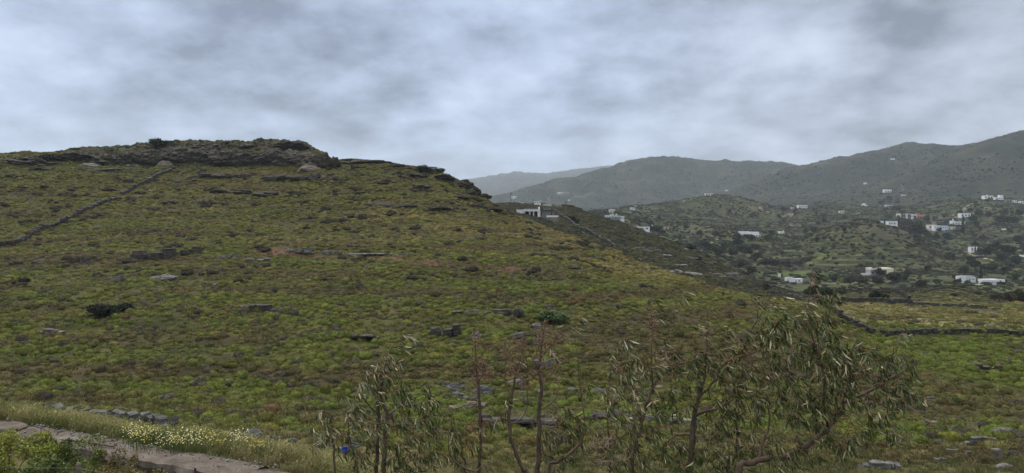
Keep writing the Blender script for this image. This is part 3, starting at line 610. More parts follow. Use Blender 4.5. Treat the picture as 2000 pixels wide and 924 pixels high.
def rock(px, py, wpx, hpx, protos, label, tone=(1, 1, 1), ymin=30, ymax=240, name='rock', group='rocks on the hillside', depth=.8, sink=.12):
    p = hit(px, py, ymin, ymax); s = p.y / FPX; w, h = wpx * s, hpx * s
    if protos is SLAB and hpx > .37 * wpx: protos = BOUL
    o = obj(name, rr.choice(protos), loc=(p.x, p.y + w * .22 * depth, p.z - h * (sink if protos is CRAG else -.25 if group == 'stones at the foot of the meadow' else .42)))
    o.rotation_euler = (0, 0, rr.uniform(-.35, .35) + (math.pi if rr.random() < .5 else 0))
    o.scale = (w * 1.05, w * depth * rr.uniform(.8, 1.15), h * (1.12 if protos is CRAG else 1.3)); o.rotation_euler.x = rr.uniform(-.1, .2); o.rotation_euler.y = rr.uniform(-.07, .07); o.color = (*tone, 1)
    return tag(o, label, 'rock', group)
T_d, T_b, T_l, T_t = (.42, .39, .35), (.66, .70, .77), (1.05, 1.05, 1.04), (1.1, .92, .78)
GC = 'rock masses of the summit crag'
for a in [(60, 321, 95, 20, 'dark bushy rock bank at the far left end of the summit'), (112, 317, 66, 18, 'low dark rock bank left of the pale summit boulder'), (150, 312, 70, 20, 'rock hump rising behind the pale summit boulder'),
          (205, 322, 70, 30, 'dark crag block just right of the pale summit boulder'), (240, 317, 66, 30, 'broad dark crag under the left summit shoulder'), (285, 320, 66, 38, 'dark crag below the green bush on the summit'),
          (345, 312, 74, 36, 'brown crag face right of the summit bush'), (395, 318, 84, 42, 'wide brown crag in the middle of the summit'), (440, 322, 70, 38, 'knobbly crag face above the right end of the terrace ledge'),
          (478, 324, 66, 42, 'tall brown crag face left of the dark recess'), (525, 323, 74, 46, 'largest brown crag face, right of the dark recess'), (572, 325, 76, 46, 'rounded crag block near the right end of the summit'),
          (610, 327, 52, 36, 'sloping end block of the summit crag'), (562, 291, 66, 17, 'flat dark rock capping the right part of the summit crag'), (480, 290, 66, 14, 'thin dark rock capping the middle of the summit crag'),
          (398, 290, 60, 14, 'low rounded rock on the skyline right of the summit bush')]:
    rock(*a[:4], CRAG, a[4], (1, 1, 1) if a[0] > 330 else (.8, .82, .8), 195, 236, 'crag', GC, .75, .1)
rock(632, 328, 30, 42, CRAG, 'pointed dark rock standing at the right end of the summit crag', (.6, .6, .6), 190, 236, 'crag', GC, .9)
rock(650, 328, 28, 30, CRAG, 'smaller dark rock leaning against the pointed one', (.6, .6, .6), 190, 236, 'crag', GC, .9)
for a in [(700, 319, 62, 9, 'thin dark rock line on the skyline right of the pointed rocks'), (737, 320, 50, 10, 'middle dark rock on the descending skyline'), (770, 325, 40, 8, 'small dark rock at the end of the skyline rock line'),
          (866, 352, 40, 16, 'dark rock below the two skyline bushes'), (815, 346, 42, 13, 'low dark rock below and left of the skyline bush'), (905, 366, 44, 22, 'jagged dark rock high on the right-hand edge of the hill'),
          (927, 379, 24, 20, 'jagged rock on the very edge of the hill where the far valley begins'), (917, 381, 28, 16, 'dark rock tucked under the jagged edge rocks'), (945, 386, 26, 12, 'lowest of the dark rocks on the hill edge')]:
    rock(*a[:4], CRAG, a[4], (.6, .6, .6), 178, 236, 'rock', 'dark rocks along the skyline', .8)
for px, py, w, h, lab, tone, pr in [
    (172, 325, 50, 13, 'large pale grey boulder at the foot of the left summit', T_l, BOUL), (255, 324, 34, 7, 'flat pale boulder right of the large pale one', T_l, BOUL), (318, 324, 36, 19, 'tan domed boulder below the summit bush', T_t, BOUL),
    (603, 333, 46, 24, 'pale tan rock slope under the right end of the summit', T_t, BOUL),
    (370, 348, 64, 13, 'dark stone ledge beside the top of the long wall', T_d, SLAB), (425, 348, 70, 12, 'long dark ledge under the summit, middle stretch', T_d, SLAB), (470, 349, 44, 9, 'small dark ledge at the end of the upper terrace', T_d, SLAB),
    (560, 350, 66, 13, 'dark ledge under the tan rock slope', T_d, SLAB), (603, 350, 50, 9, 'short dark ledge next to the pale slope', T_d, SLAB), (640, 352, 56, 8, 'thin ledge below the pointed rocks', T_d, SLAB),
    (345, 356, 16, 9, 'grey stone lying below the top end of the wall', T_b, SLAB),
    (430, 378, 50, 12, 'brown ledge in the upper slope, first of a row', T_d, CRAG), (475, 380, 42, 12, 'brown ledge in the upper slope, second of a row', T_d, CRAG), (522, 383, 60, 13, 'brown ledge with a pale stone at its foot', T_d, CRAG), (572, 380, 30, 10, 'small brown ledge right of the row', T_d, CRAG),
    (330, 397, 42, 10, 'dark bank right of the wall, upper slope', T_d, CRAG), (395, 398, 25, 9, 'small dark knoll in the upper slope', T_d, CRAG),
    (742, 400, 60, 9, 'dark ledge of the right upper slope, leftmost', T_d, CRAG), (792, 405, 48, 9, 'dark ledge of the right upper slope, middle', T_d, CRAG), (858, 410, 46, 11, 'dark ledge of the right upper slope with a notch', T_d, CRAG), (900, 388, 34, 8, 'dark knob under the hill-edge rocks', T_d, CRAG), (962, 413, 40, 9, 'dark ledge just left of the stone house', T_d, CRAG), (815, 366, 50, 8, 'thin dark ledge below the skyline bushes', T_d, CRAG),
    (210, 373, 34, 9, 'dark hollow rock left of the long wall', T_d, CRAG), (25, 346, 32, 8, 'dark rock at the left border under the summit', T_d, CRAG), (170, 334, 62, 8, 'dark ledge below the pale summit boulder', T_d, SLAB), (88, 333, 40, 6, 'short dark ledge left of the pale summit boulder', T_d, SLAB), (240, 334, 40, 7, 'short ledge left of the top of the wall', T_d, SLAB),
    (72, 517, 30, 15, 'layered dark rock below the lower end of the wall', T_d, SLAB), (145, 517, 42, 15, 'layered dark rock with an overhang right of its twin', T_d, SLAB), (25, 520, 26, 9, 'low layered rock at the left border', T_d, SLAB), (10, 535, 20, 8, 'black ledge cut by the left border', T_d, SLAB),
    (310, 508, 80, 18, 'long layered dark ledge in the middle of the slope', T_d, SLAB), (365, 500, 60, 12, 'right-hand continuation of the long layered ledge', T_d, SLAB), (212, 498, 22, 6, 'small dark rock left of the long ledge', T_d, SLAB),
    (230, 548, 40, 9, 'flat tilted slab left of the blocky grey rock', (1, 1, 1), SLAB), (300, 550, 62, 15, 'blocky grey rock in the mid slope', (1, 1, 1.02), SLAB), (403, 556, 26, 7, 'two pale slabs beside the mid slope scree', T_l, SLAB),
    (590, 495, 56, 8, 'pale slabs at the left end of the red earth bank', T_l, SLAB), (650, 497, 40, 7, 'pale slabs in the middle of the red earth bank', T_l, SLAB), (725, 498, 70, 7, 'pale slabs along the right part of the red earth bank', T_l, SLAB), (785, 500, 40, 6, 'last pale slabs of the red earth bank', (1, 1, 1), SLAB),
    (450, 505, 36, 7, 'pale broken stones right of the long ledge', T_l, SLAB), (510, 512, 40, 7, 'pale scree stones left of the red earth bank', T_l, SLAB), (640, 548, 22, 6, 'small dark rock under the red earth bank', T_d, SLAB), (802, 548, 42, 10, 'dark rock in the middle of the green slope', T_d, SLAB),
    (490, 612, 62, 14, 'dark broken ledge right of the black bush', T_d, SLAB), (700, 660, 72, 14, 'brown bank of rock in the lower slope', T_d, SLAB), (108, 655, 52, 12, 'brown earth and rock bank at lower left', T_t, SLAB), (15, 625, 20, 8, 'pinkish stones at the left border', T_t, BOUL),
    (905, 615, 62, 9, 'dark ledge left of the stepped slab ledge', T_d, SLAB), (988, 616, 82, 13, 'stepped ledge of dark slabs above the bare trees', T_d, SLAB), (1012, 662, 50, 22, 'dark layered knob above the bare trees', T_d, SLAB), (880, 657, 52, 18, 'dark layered ledge left of the pale boulder', T_d, SLAB),
    (929, 659, 25, 19, 'pale grey boulder between two dark ledges', T_l, BOUL), (1048, 642, 28, 18, 'pale slab leaning behind the bare twigs', T_l, SLAB), (850, 660, 20, 10, 'small dark stone at the end of the layered ledge', T_d, SLAB),
    (885, 762, 42, 22, 'blue grey block on top of the pile beside the bare tree', T_b, SLAB), (890, 775, 30, 16, 'lower blue grey block of the pile', T_b, BOUL), (938, 770, 52, 26, 'blue grey layered block behind the bare trunk', T_b, SLAB), (905, 785, 34, 10, 'pale slab at the foot of the blue grey pile', T_l, SLAB), (865, 752, 24, 12, 'dark block at the left of the blue grey pile', T_d, SLAB),
    (1005, 753, 46, 20, 'grey layered block seen through the bare twigs', (1, 1, 1.05), SLAB), (980, 775, 30, 12, 'low grey stone between the bare trunks', T_b, SLAB), (1022, 772, 30, 13, 'grey stone right of the middle bare trunk', T_b, SLAB), (1055, 768, 20, 10, 'small grey stone against the right bare trunk', T_b, SLAB), (1115, 766, 32, 15, 'blue grey stone left of the feathery tree', T_b, SLAB), (1172, 768, 40, 15, 'blue grey slabs beside the feathery tree', T_b, SLAB), (1055, 720, 50, 18, 'grey rock face behind the right bare tree', (1, 1, 1), SLAB), (1180, 690, 20, 8, 'small dark rock above the feathery tree', T_d, SLAB),
    (905, 803, 60, 14, 'brown grey ledge below the blue grey pile', T_t, SLAB), (1000, 842, 140, 20, 'long dark overhanging ledge behind the bare trunks', T_d, SLAB), (1190, 822, 66, 16, 'dark ledge behind the feathery tree', T_d, SLAB), (1290, 830, 60, 13, 'grey broken slabs left of the tall trunk', (1, 1, 1), SLAB), (1345, 828, 50, 10, 'grey broken slabs behind the tall trunk', (1, 1, 1), SLAB), (1430, 852, 40, 9, 'pale stones under the large eucalyptus', T_l, SLAB),
    (1272, 528, 24, 7, 'dark rock on the right flank of the hill', T_d, CRAG), (1045, 480, 24, 6, 'small dark rock low on the flank below the house', T_d, CRAG), (935, 467, 30, 6, 'thin dark rock on the straw coloured flank', T_d, CRAG), (1118, 525, 30, 5, 'thin dark rock in the lower right flank', T_d, CRAG),
    (1958, 850, 54, 22, 'largest tilted grey slab at lower right', (1.0, 1.0, 1.02), SLAB), (1925, 870, 48, 17, 'flat grey slab left of the largest tilted slab', (.95, .95, .96), SLAB), (1862, 844, 13, 15, 'small upright pale stone at lower right', T_l, BOUL), (1905, 838, 18, 6, 'thin pale slab above the largest tilted slab', T_l, SLAB),
    (1815, 832, 36, 12, 'pale stones right of the large eucalyptus', T_t, SLAB), (1935, 900, 60, 16, 'brown grey slab near the bottom right corner', (1, .95, .92), SLAB), (1965, 916, 34, 16, 'stack of thin slabs in the bottom right corner', (1, 1, 1), SLAB), (1965, 723, 34, 8, 'pale stones on the right border slope', T_l, SLAB), (1930, 726, 40, 10, 'dark ledge on the right border slope', T_d, SLAB), (1990, 722, 18, 6, 'pale slab cut by the right border', T_l, SLAB),
    (1820, 778, 18, 8, 'blue grey stone right of the outermost eucalyptus spray', T_b, SLAB), (1735, 915, 56, 14, 'grey slabs at the foot of the large eucalyptus', (1.1, 1.1, 1.1), SLAB), (1860, 886, 26, 9, 'pale stone below the small upright one', T_l, SLAB), (1815, 888, 30, 10, 'rust stained rock right of the large eucalyptus', T_t, SLAB), (1985, 890, 30, 16, 'dark rock against the right border', T_d, SLAB), (1750, 735, 30, 6, 'thin dark rock in the slope under the terrace wall', T_d, SLAB),
    (1840, 905, 24, 8, 'small grey stone left of the corner slabs', (1, 1, 1), SLAB)]:
    rock(px, py, w, h, pr, lab, tone, 30, 236)
for px, py, w, h, lab in [(1245, 491, 32, 7, 'pale rock band at the top of the spur, left stretch'), (1270, 489, 24, 6, 'pale rock band at the top of the spur, right stretch'), (1298, 500, 34, 7, 'pale slabs in the middle of the spur'), (1338, 490, 18, 9, 'white rock on the spur below the round tree'), (1350, 508, 30, 8, 'pale slabs below the white rock of the spur'),
                          (1318, 521, 36, 6, 'low pale slabs above the straw patch of the spur'), (1362, 503, 18, 6, 'small pale rock on the edge of the spur'), (1388, 516, 26, 7, 'pale rock on the spur edge above the straw patch'), (1420, 523, 22, 7, 'pale rock on the descending spur edge'), (1440, 531, 24, 8, 'larger pale rock on the descending spur edge'), (1462, 545, 20, 7, 'lowest pale rock on the spur edge'), (1330, 537, 70, 6, 'long dim rock band under the straw patch'), (1400, 541, 60, 6, 'right part of the dim rock band under the straw patch'), (1285, 508, 20, 5, 'small pale slab in the spur scrub')]:
    rock(px, py, w, h, SLAB, lab, T_l, 150, 320, 'rock', 'pale rocks on the second spur')
for px, py, w, h, lab in [(490, 862, 44, 17, 'wide blue grey boulder in the grass below the hill'), (520, 862, 20, 7, 'flat stone right of the wide boulder'), (543, 864, 16, 9, 'wedge shaped stone in the grass'), (572, 866, 20, 8, 'dark edged stone left of the sapling'), (625, 874, 30, 9, 'low dark stone behind the sapling'), (648, 872, 18, 8, 'grey stone left of the blue tub'), (690, 878, 24, 9, 'grey stone right of the blue tub'), (292, 862, 20, 5, 'flat pale stone in the tall grass')]:
    rock(px, py, w, h, BOUL if w > 22 else SLAB, lab, T_b, 29, 60, 'rock', 'stones at the foot of the meadow')
# ---------------------------------------------------------------- dry stone walls
def stone(V, Fc, c, ax, l, w, h, rg):
    """one irregular block, eight jittered corners with a broken top"""
    b = len(V); ay = Vector((-ax.y, ax.x, 0)).normalized()
    for sx, sy, sz in ((-1, -1, -1), (1, -1, -1), (1, 1, -1), (-1, 1, -1), (-1, -1, 1), (1, -1, 1), (1, 1, 1), (-1, 1, 1)):
        j = lambda: 1 + rg.uniform(-.22, .12)
        p = c + ax * (sx * l / 2 * j()) + ay * (sy * w / 2 * j()) + Vector((0, 0, sz * h / 2 * j())); V.append(tuple(p))
    for f in ((0, 3, 2, 1), (4, 5, 6, 7), (0, 1, 5, 4), (1, 2, 6, 5), (2, 3, 7, 6), (3, 0, 4, 7)): Fc.append(tuple(b + i for i in f))
def stone_wall(pts, h, w, label, ymin, ymax, st=.45, seed=1, tone=(1, 1, 1), gaps=.04, course=.28, tilt=.08):
    rg = random.Random(seed); W = [hit(px, py, ymin, ymax) for px, py in pts]; V, Fc = [], []
    for a, b in zip(W[:-1], W[1:]):
        d = Vector((b.x - a.x, b.y - a.y, 0)); L_ = d.length; ax = d.normalized(); nc = max(1, round(h / course))
        for r in range(nc + 1):
            s = rg.uniform(-.2, 0)
            while s < L_:
                l = st * rg.uniform(.6, 1.5); q = a + ax * (s + l / 2); top = h * (.82 + .22 * math.sin(s * .35 + seed) + rg.uniform(-.12, .12))
                zz = (r - .35) * h / nc
                if zz < top and rg.random() > gaps:
                    stone(V, Fc, Vector((q.x, q.y, float(ground(q.x, q.y)) + zz)) + Vector((-ax.y, ax.x, 0)) * rg.uniform(-.06, .06), (ax + Vector((0, 0, (b.z - a.z) / max(L_, .1) + rg.uniform(-tilt, tilt)))).normalized(), l * 1.02, w * rg.uniform(.8, 1.1), h / nc * 1.1, rg)
                s += l
    o = obj('stone_wall', mesh('stone_wall', np.array(V), Fc, M_wallstone)); o.color = (*tone, 1)
    return tag(o, label, 'stone wall', 'dry stone walls', 'thing')
stone_wall([(-40, 492), (0, 482), (30, 479), (55, 465), (80, 449), (120, 436), (150, 421), (180, 407), (205, 397), (232, 390)], 1.25, .8, 'long dark stone wall climbing the left slope, lower stretch', 90, 225, .5, 3, (.55, .53, .5), .14)
stone_wall([(238, 381), (262, 368), (290, 356), (315, 342), (342, 331)], 1.35, .8, 'upper stretch of the dark wall reaching the terrace under the summit', 120, 225, .5, 4, (.55, .53, .5), .14)
stone_wall([(1078, 412), (1100, 426), (1130, 447), (1170, 466), (1200, 484), (1222, 499)], 1.3, .7, 'straight stone wall running downhill from the stone house', 150, 330, .6, 5, (.6, .6, .6))
stone_wall([(1500, 575), (1525, 578), (1560, 585), (1600, 595), (1640, 600)], 1.0, .7, 'stone wall behind the top of the large eucalyptus', 100, 200, .5, 6, (.7, .7, .7))
stone_wall([(1645, 590), (1700, 592), (1740, 594), (1790, 596)], 1.0, .7, 'low wall along the far edge of the straw field, left stretch', 120, 190, .5, 7, (.75, .75, .75))
stone_wall([(1792, 597), (1850, 600), (1900, 603), (1950, 604)], .6, .7, 'thin low wall along the far edge of the straw field, right stretch', 120, 190, .5, 8, (.75, .75, .75))
stone_wall([(1640, 566), (1690, 563), (1720, 566), (1755, 575), (1776, 586)], 1.3, .6, 'tall curved wall behind the dark bush', 150, 260, .6, 9, (.5, .5, .5))
stone_wall([(1800, 573), (1820, 568), (1845, 564), (1880, 568), (1905, 573), (1930, 580)], .8, .5, 'wall arching over the grassy knoll', 150, 260, .6, 10, (.6, .6, .6))
stone_wall([(1630, 612), (1642, 620), (1660, 629), (1680, 639), (1700, 649), (1740, 656), (1790, 653), (1830, 650), (1900, 651), (1960, 653), (2040, 654)], .85, .6, 'dark retaining wall under the straw field', 60, 110, .42, 11, (.5, .47, .44), .15)
stone_wall([(1470, 562), (1500, 558), (1560, 556), (1600, 555), (1650, 560), (1690, 563)], .9, .7, 'roadside wall in front of the white valley house', 200, 330, .6, 12, (.8, .8, .8))
stone_wall([(90, 818), (130, 822), (170, 827), (210, 830), (250, 832), (285, 838), (318, 843), (335, 846)], .62, .45, 'low wall of tilted blue grey stones along the meadow edge', 30, 60, .34, 13, (1.1, 1.15, 1.22), .16, .26, .75)
# ---------------------------------------------------------------- houses of the valley
M_white = mat_plain('lime_wash', (.66, .67, .68), .8, .6, .08); M_pale = mat_plain('pale_render', (.55, .53, .48), .85, .6, .12)
M_cream = mat_plain('cream_render', (.62, .58, .43), .85, .5, .08); M_stone = mat_plain('rubble_stone', (.17, .15, .125), .9, 2.2, .5)
M_pink = mat_plain('terracotta_render', (.48, .20, .15), .85, .6, .12); M_grey = mat_plain('grey_roof', (.33, .34, .36), .8, .6, .15); M_blue = mat_plain('pale_blue_render', (.50, .60, .78), .8, .6, .1)
M_dark = mat_plain('dark_opening', (.025, .028, .032), .4, 1, .2); M_shut = mat_plain('shutter_paint', (.10, .14, .20), .6, 1, .15); M_roofw = mat_plain('roof_screed', (.66, .67, .69), .85, .4, .1)
M_wood = mat_plain('weathered_timber', (.12, .095, .07), .9, 6, .35); M_tan = mat_plain('tan_render', (.50, .38, .22), .85, .6, .1)
def boxv(V, Fc, x0, x1, y0, y1, z0, z1):
    b = len(V); V += [(x, y, z) for z in (z0, z1) for x, y in ((x0, y0), (x1, y0), (x1, y1), (x0, y1))]
    Fc += [tuple(b + i for i in f) for f in ((0, 3, 2, 1), (4, 5, 6, 7), (0, 1, 5, 4), (1, 2, 6, 5), (2, 3, 7, 6), (3, 0, 4, 7))]
def boxes(name, L, mat, parent):
    V, Fc = [], []
    for q in L: boxv(V, Fc, *q)
    return obj(name, mesh(name, np.array(V, float), Fc, mat), parent)
HOUSES = []
def house(px, py, label, blocks, ymin, ymax, name='house', rz=0.0, cat='house', group='white houses of the valley', extra=None, whole=False, up=0):
    """blocks: (x0, x1, z0, z1, depth, y offset, material, windows) in photo pixels at the house's distance; x from its centre, z from its foot"""
    p = hit(px, py, ymin, ymax); s = p.y / FPX; root = empty(name, (p.x, p.y, p.z + up * s), rz)
    tag(root, label, cat, group, 'thing'); HOUSES.append((px, py, label, p))
    for (x0, x1, z0, z1, dp, yo, mt, wins) in blocks:
        X0, X1, Z0, Z1, D, Yo = x0 * s, x1 * s, z0 * s, z1 * s, dp * s, yo * s; th = min(.35, (Z1 - Z0) * .12)
        boxes('wall', [(X0, X1, Yo, Yo + D, Z0 - (2.2 if z0 == 0 else 0), Z1 - th)], mt, root)
        ov = .12
        # flat roof slab inside a low parapet
        boxes('roof', [(X0 - ov, X1 + ov, Yo - ov, Yo + D + ov, Z1 - th + .003, Z1)], M_roofw if mt in (M_white, M_blue) else mt, root)
        for w in wins:
            a, b_, c, d, kind = w
            fr = boxes('door' if kind == 'd' else 'window', [(X0 + a * s, X0 + b_ * s, Yo - .06, Yo + .02, c * s + (0 if kind != 'd' else .02), d * s)], M_shut if kind in 'd' else M_dark, root)
            if kind == 'w' and (b_ - a) * s > .5 and (b_ - a) >= 1.2:
                boxes('sill', [(X0 + a * s - .1, X0 + b_ * s + .1, Yo - .16, Yo - .063, c * s - .12, c * s)], mt, fr)
    for e in (extra or []):
        nm, q, mt = e; boxes(nm, [tuple(v * s for v in q)], mt, root)
    return root
def wins(w, h, n, z0=.25, z1=.7, frac=.4, door=None):
    o = []
    for i in range(n):
        c = w * (i + .5) / n; hw = w / n * frac / 2; k = 'd' if i == door else 'w'; o.append((c - hw, c + hw, (0 if k == 'd' else z0) * h, z1 * h, k))
    return o
def simple(px0, px1, pyt, pyb, label, ymin, ymax, mt=None, n=2, dp=None, rz=0, door=None, extra=None, **k):
    w, h = px1 - px0, pyb - pyt; mt = mt or M_white
    return house((px0 + px1) / 2, pyb, label, [(-w / 2, w / 2, 0, h, dp or max(5, w * .55), 0, mt, wins(w, h, n, door=door))], ymin, ymax, rz=rz, extra=extra, **k)
W_, D_ = M_white, M_dark
# stone house with white loggia at the shoulder of the hill
house(1050, 425, 'long stone house with white loggia and chimney on the hill shoulder', [
    (-41, -26, 1, 13, 22, 0, W_, [(10, 13.5, 1, 5.5, 'd')]), (-26, 5, 10, 14.2, 20, -4, W_, []), (-26, 5, 0, 9.9, 12, 10, M_grey, [(3, 8, 0, 8, 'd'), (12, 16, 0, 8, 'd'), (22, 26, 0, 8, 'd')]),
    (-26, -25, 0, 9.9, 3, -4, W_, []), (-17, -14, 0, 9.9, 2, -4, M_grey, []), (-9, -7, 0, 9.9, 2, -4, M_pale, []), (0, 5, 0, 9.9, 3, -4, W_, []),
    (5, 32, 0, 11, 24, -2, M_stone, [(1, 3, 1, 8, 'w'), (6.5, 13, 1, 7, 'd'), (20, 23, 3, 7, 'w')]), (12, 26, 11, 17, 16, 3, M_stone, [(3, 5, 1.5, 4, 'w'), (8.5, 11, 1.5, 4, 'w')]), (26, 33, 0, 8, 18, 4, M_stone, [])],
    240, 330, 'stone_house', up=2.5, extra=[('chimney', (1.5, 4.5, 2, 5, 14.2, 18.5), W_), ('terrace_wall', (17, 40, -9, -7.5, -1.6, 1.5), W_), ('terrace_base', (16.6, 40.4, -8.9, -7.4, -11, -1.62), M_stone), ('roof_slab', (4, 30, -4, -1, 11.05, 12.3), M_dark)], group=None)
house(1050, 402, 'small two-storey white house with square windows above the stone house', [(-6, 6, 0, 9, 8, 0, W_, [(1, 3, 5.5, 7.5, 'w'), (5, 7, 5.5, 7.5, 'w'), (9, 11, 5.5, 7.5, 'w'), (3.5, 5, .5, 2.8, 'w'), (7, 8.5, .5, 3, 'd')])], 335, 460)
simple(1062, 1077, 401, 406, 'low white building peeping over the stone house roof', 330, 460, W_, 3, 8)
simple(1014, 1023, 396, 399, 'white lean-to roof left of the small two-storey house', 325, 460, W_, 1, 6)
simple(999, 1009, 383, 388, 'white shed on the far slope right of the left power pole', 1200, 3000, W_, 2)
simple(1089, 1100, 375, 378.5, 'low white house alone on the far slope', 1300, 3000, W_, 3)
simple(1110, 1114, 390, 392.5, 'tiny white hut on the far slope above the middle power pole', 1100, 3000, W_, 0)
simple(1190, 1201, 409, 415.5, 'white house highest in the cluster below the spur', 440, 1000, W_, 3)
house(1189, 428, 'white house with four windows at the left of the spur cluster', [(-7, 6, 0, 7.5, 7, 0, W_, wins(13, 7.5, 4))], 320, 900)
simple(1192, 1199, 417.5, 422, 'white box shaped house in the middle of the spur cluster', 420, 900, W_, 2)
house(1208, 429, 'long white house with dark loggia openings in the spur cluster', [(-10, 5, 0, 6, 7, 0, M_grey, [(3, 6, 0, 4, 'd'), (8, 11, 0, 4, 'd')]), (5, 11, 0, 7, 7, -1, W_, [(1, 2, 1, 5, 'd'), (3.5, 4.5, 1, 5, 'd')])], 320, 900, extra=[('roof_beam', (-10.2, 4.9, -2, 7, 6.02, 7.6), W_)])
house(1204, 423, 'slim cream chapel with a little bell gable in the spur cluster', [(-1.6, 1.6, 0, 4, 4, 0, M_cream, [(1.0, 2.0, 0, 2, 'd')])], 420, 900, 'chapel', cat='chapel', extra=[('bell_gable', (-.7, .7, 0, 1, 4, 6), M_cream)], group=None)
simple(1231, 1240, 405.5, 410, 'small white house with three windows above the spur cluster', 700, 1200, W_, 3)
simple(1238, 1243, 402, 404.5, 'tiny white house on the skyline of the terraced ridge', 800, 1200, W_, 1)
simple(1248, 1269, 443, 449, 'white house with two dark windows at the foot of the spur', 320, 800, W_, 2)
simple(1253, 1275, 436.5, 440, 'long pale flat roofed shed behind the white house with two windows', 500, 900, M_pale, 3)
simple(1239, 1247, 441, 444, 'low white annex left of the long pale shed', 320, 900, W_, 1)
simple(1297, 1307, 443.5, 448.5, 'sandy coloured cottage beside the round dark trees', 430, 900, M_tan, 1)
simple(1318, 1327, 432.5, 435, 'low white wall-like house in the middle of the valley', 500, 1000, W_, 2)
simple(1378, 1393, 377.5, 382.5, 'pale house on top of the terraced ridge', 900, 1300, M_pale, 3)
simple(1418, 1422, 371, 373.5, 'tiny white hut on the ridge beyond the terraced one', 1150, 2500, W_, 0)
house(1455, 460, 'white villa of two shifted flat roofed halves, left half', [(-10, 9, 4, 8, 9, 2, W_, [(6, 10, 1, 2.8, 'w'), (13, 18, 1, 2.8, 'w')]), (-8, 9, 0, 3.9, 9, 0, W_, wins(17, 3.9, 4, frac=.55))], 550, 1000)
house(1474, 463, 'white villa with terrace and pergola, right of its twin half', [(-9, 9, 5, 10, 9, 1, W_, [(3, 8, 1, 3.5, 'w'), (10, 15, 1, 3.5, 'w')]), (-9, 11, 0, 4.9, 9, -1, W_, wins(20, 4.9, 4, frac=.55))], 550, 1000)
house(1524, 458, 'low white house at the top of the green terraces', [(-8, -1, 0, 3.5, 7, 0, W_, [(2, 4, .5, 2.5, 'w')]), (-2, 8, 1, 6, 7, 1, W_, wins(10, 5, 3))], 550, 1000, extra=[('chimney', (6, 7.2, 2, 3, 6, 8.5), W_)])
simple(1560, 1577, 400.5, 407, 'white house at the end of the dirt track', 850, 1400, W_, 4)
simple(1546, 1551, 405, 408, 'small pale shed left of the house at the track end', 850, 1400, M_pale, 1)
simple(1484, 1488, 405, 409, 'small pale hut at the start of the dirt track', 800, 1400, M_pale, 1)
simple(1524, 1548, 392, 393.5, 'thin pale wall-like barn high on the dark hill', 1200, 1900, M_pale, 0) if False else None
simple(1640, 1649, 411.5, 418, 'small beige tower-like house in the green field', 650, 1200, M_pale, 2)
house(1689, 403, 'small white chapel house with stepped gable among trees', [(-5, 0, 0, 3.5, 5, 0, W_, [(1, 2, .5, 2.5, 'w')]), (-2, 2.5, 0, 6, 5, .6, W_, [(1.2, 2.4, 0, 2.4, 'd')]), (2.5, 6, 0, 2.6, 5, 0, W_, [])], 850, 1500)
simple(1706, 1715, 399, 402.5, 'grey stone barn right of the small chapel house', 850, 1500, M_stone, 2)
simple(1731, 1744, 400.5, 403, 'long low white building on the upper terrace', 850, 1500, W_, 3)
house(1735, 377, 'white house above a long terrace wall on the dark hill', [(-7, 7, 1, 7, 8, 0, W_, wins(14, 6, 3))], 1150, 1900, extra=[('terrace_wall', (-5, 16, -6, -4.5, -6, -1), M_pale), ('lower_wall', (-6, -1, -9, -8, -8, -6.5), M_pale)])
simple(1762, 1770, 380, 382.5, 'small pale hut right of the house on the dark hill', 1150, 1900, M_pale, 0)
simple(1709, 1716, 374, 377, 'pinkish shed left of the house on the dark hill', 1150, 1900, M_stone, 0)
simple(1689, 1694, 352, 355, 'tiny white chapel high on the dark hill', 1200, 2000, W_, 0)
simple(1740, 1748, 309.5, 312, 'white dot of a house near the skyline of the second hill', 1700, 2600, W_, 0)
house(1782, 428, 'long row of cream and terracotta houses on the valley slope', [(-26, -22, 0, 11, 11, 0, M_cream, []), (-22, -13, 0, 10, 11, 1.2, M_stone, wins(9, 10, 2, .45, .85, .6)), (-13, -9, 0, 10.5, 11, 0, M_pale, []), (-9, -2, 0, 9.5, 11, 1.2, M_stone, wins(7, 9.5, 2, .4, .85, .6)),
       (-2, 2, 0, 10, 11, 0, W_, wins(4, 10, 2, .4, .7, .35)), (2, 9, 0, 9, 11, .8, M_pale, wins(7, 9, 1, .2, .7, .7)), (9, 13.5, 0, 10.5, 11, -1, M_pink, wins(4.5, 10.5, 1, .1, .6, .3)), (13.5, 25, 2, 9, 11, .5, M_pink, wins(11.5, 7, 2, .3, .75, .55))], 600, 1150, 'row_house', group=None)
simple(1717, 1726, 432, 438, 'pale blue roofed shed behind the small hill', 690, 1100, M_blue, 0, 7)
house(1744, 443, 'white two-storey house with three dark windows behind the small hill', [(-9, 9, 0, 11, 10, 0, W_, [(2, 4, 5, 8, 'w'), (6, 8, 5, 8, 'w'), (11, 13.5, 5, 8, 'w')])], 685, 1000)
house(1822, 448, 'beige walled building beside the curving retaining wall', [(-8, 8, 0, 9, 10, 0, M_pale, wins(16, 9, 3))], 640, 1000, extra=[('retaining_wall', (-18, -8.2, -3, -2, -3, 3), M_pale)])
house(1838, 450, 'white and pale blue building with many small windows in the complex', [(-13, 0, 0, 9.5, 9, 0, W_, wins(13, 9.5, 4, .5, .8, .35)), (0, 14, 0, 9, 9, .8, M_blue, wins(14, 9, 4, .45, .75, .35))], 600, 980)
simple(1851, 1866, 443, 448.5, 'low pale annex at the right of the white and blue building', 600, 980, M_pale, 2)
simple(1827, 1850, 432, 438, 'brown walled house with pale roof behind the white complex', 700, 1100, M_stone, 3, extra=None)
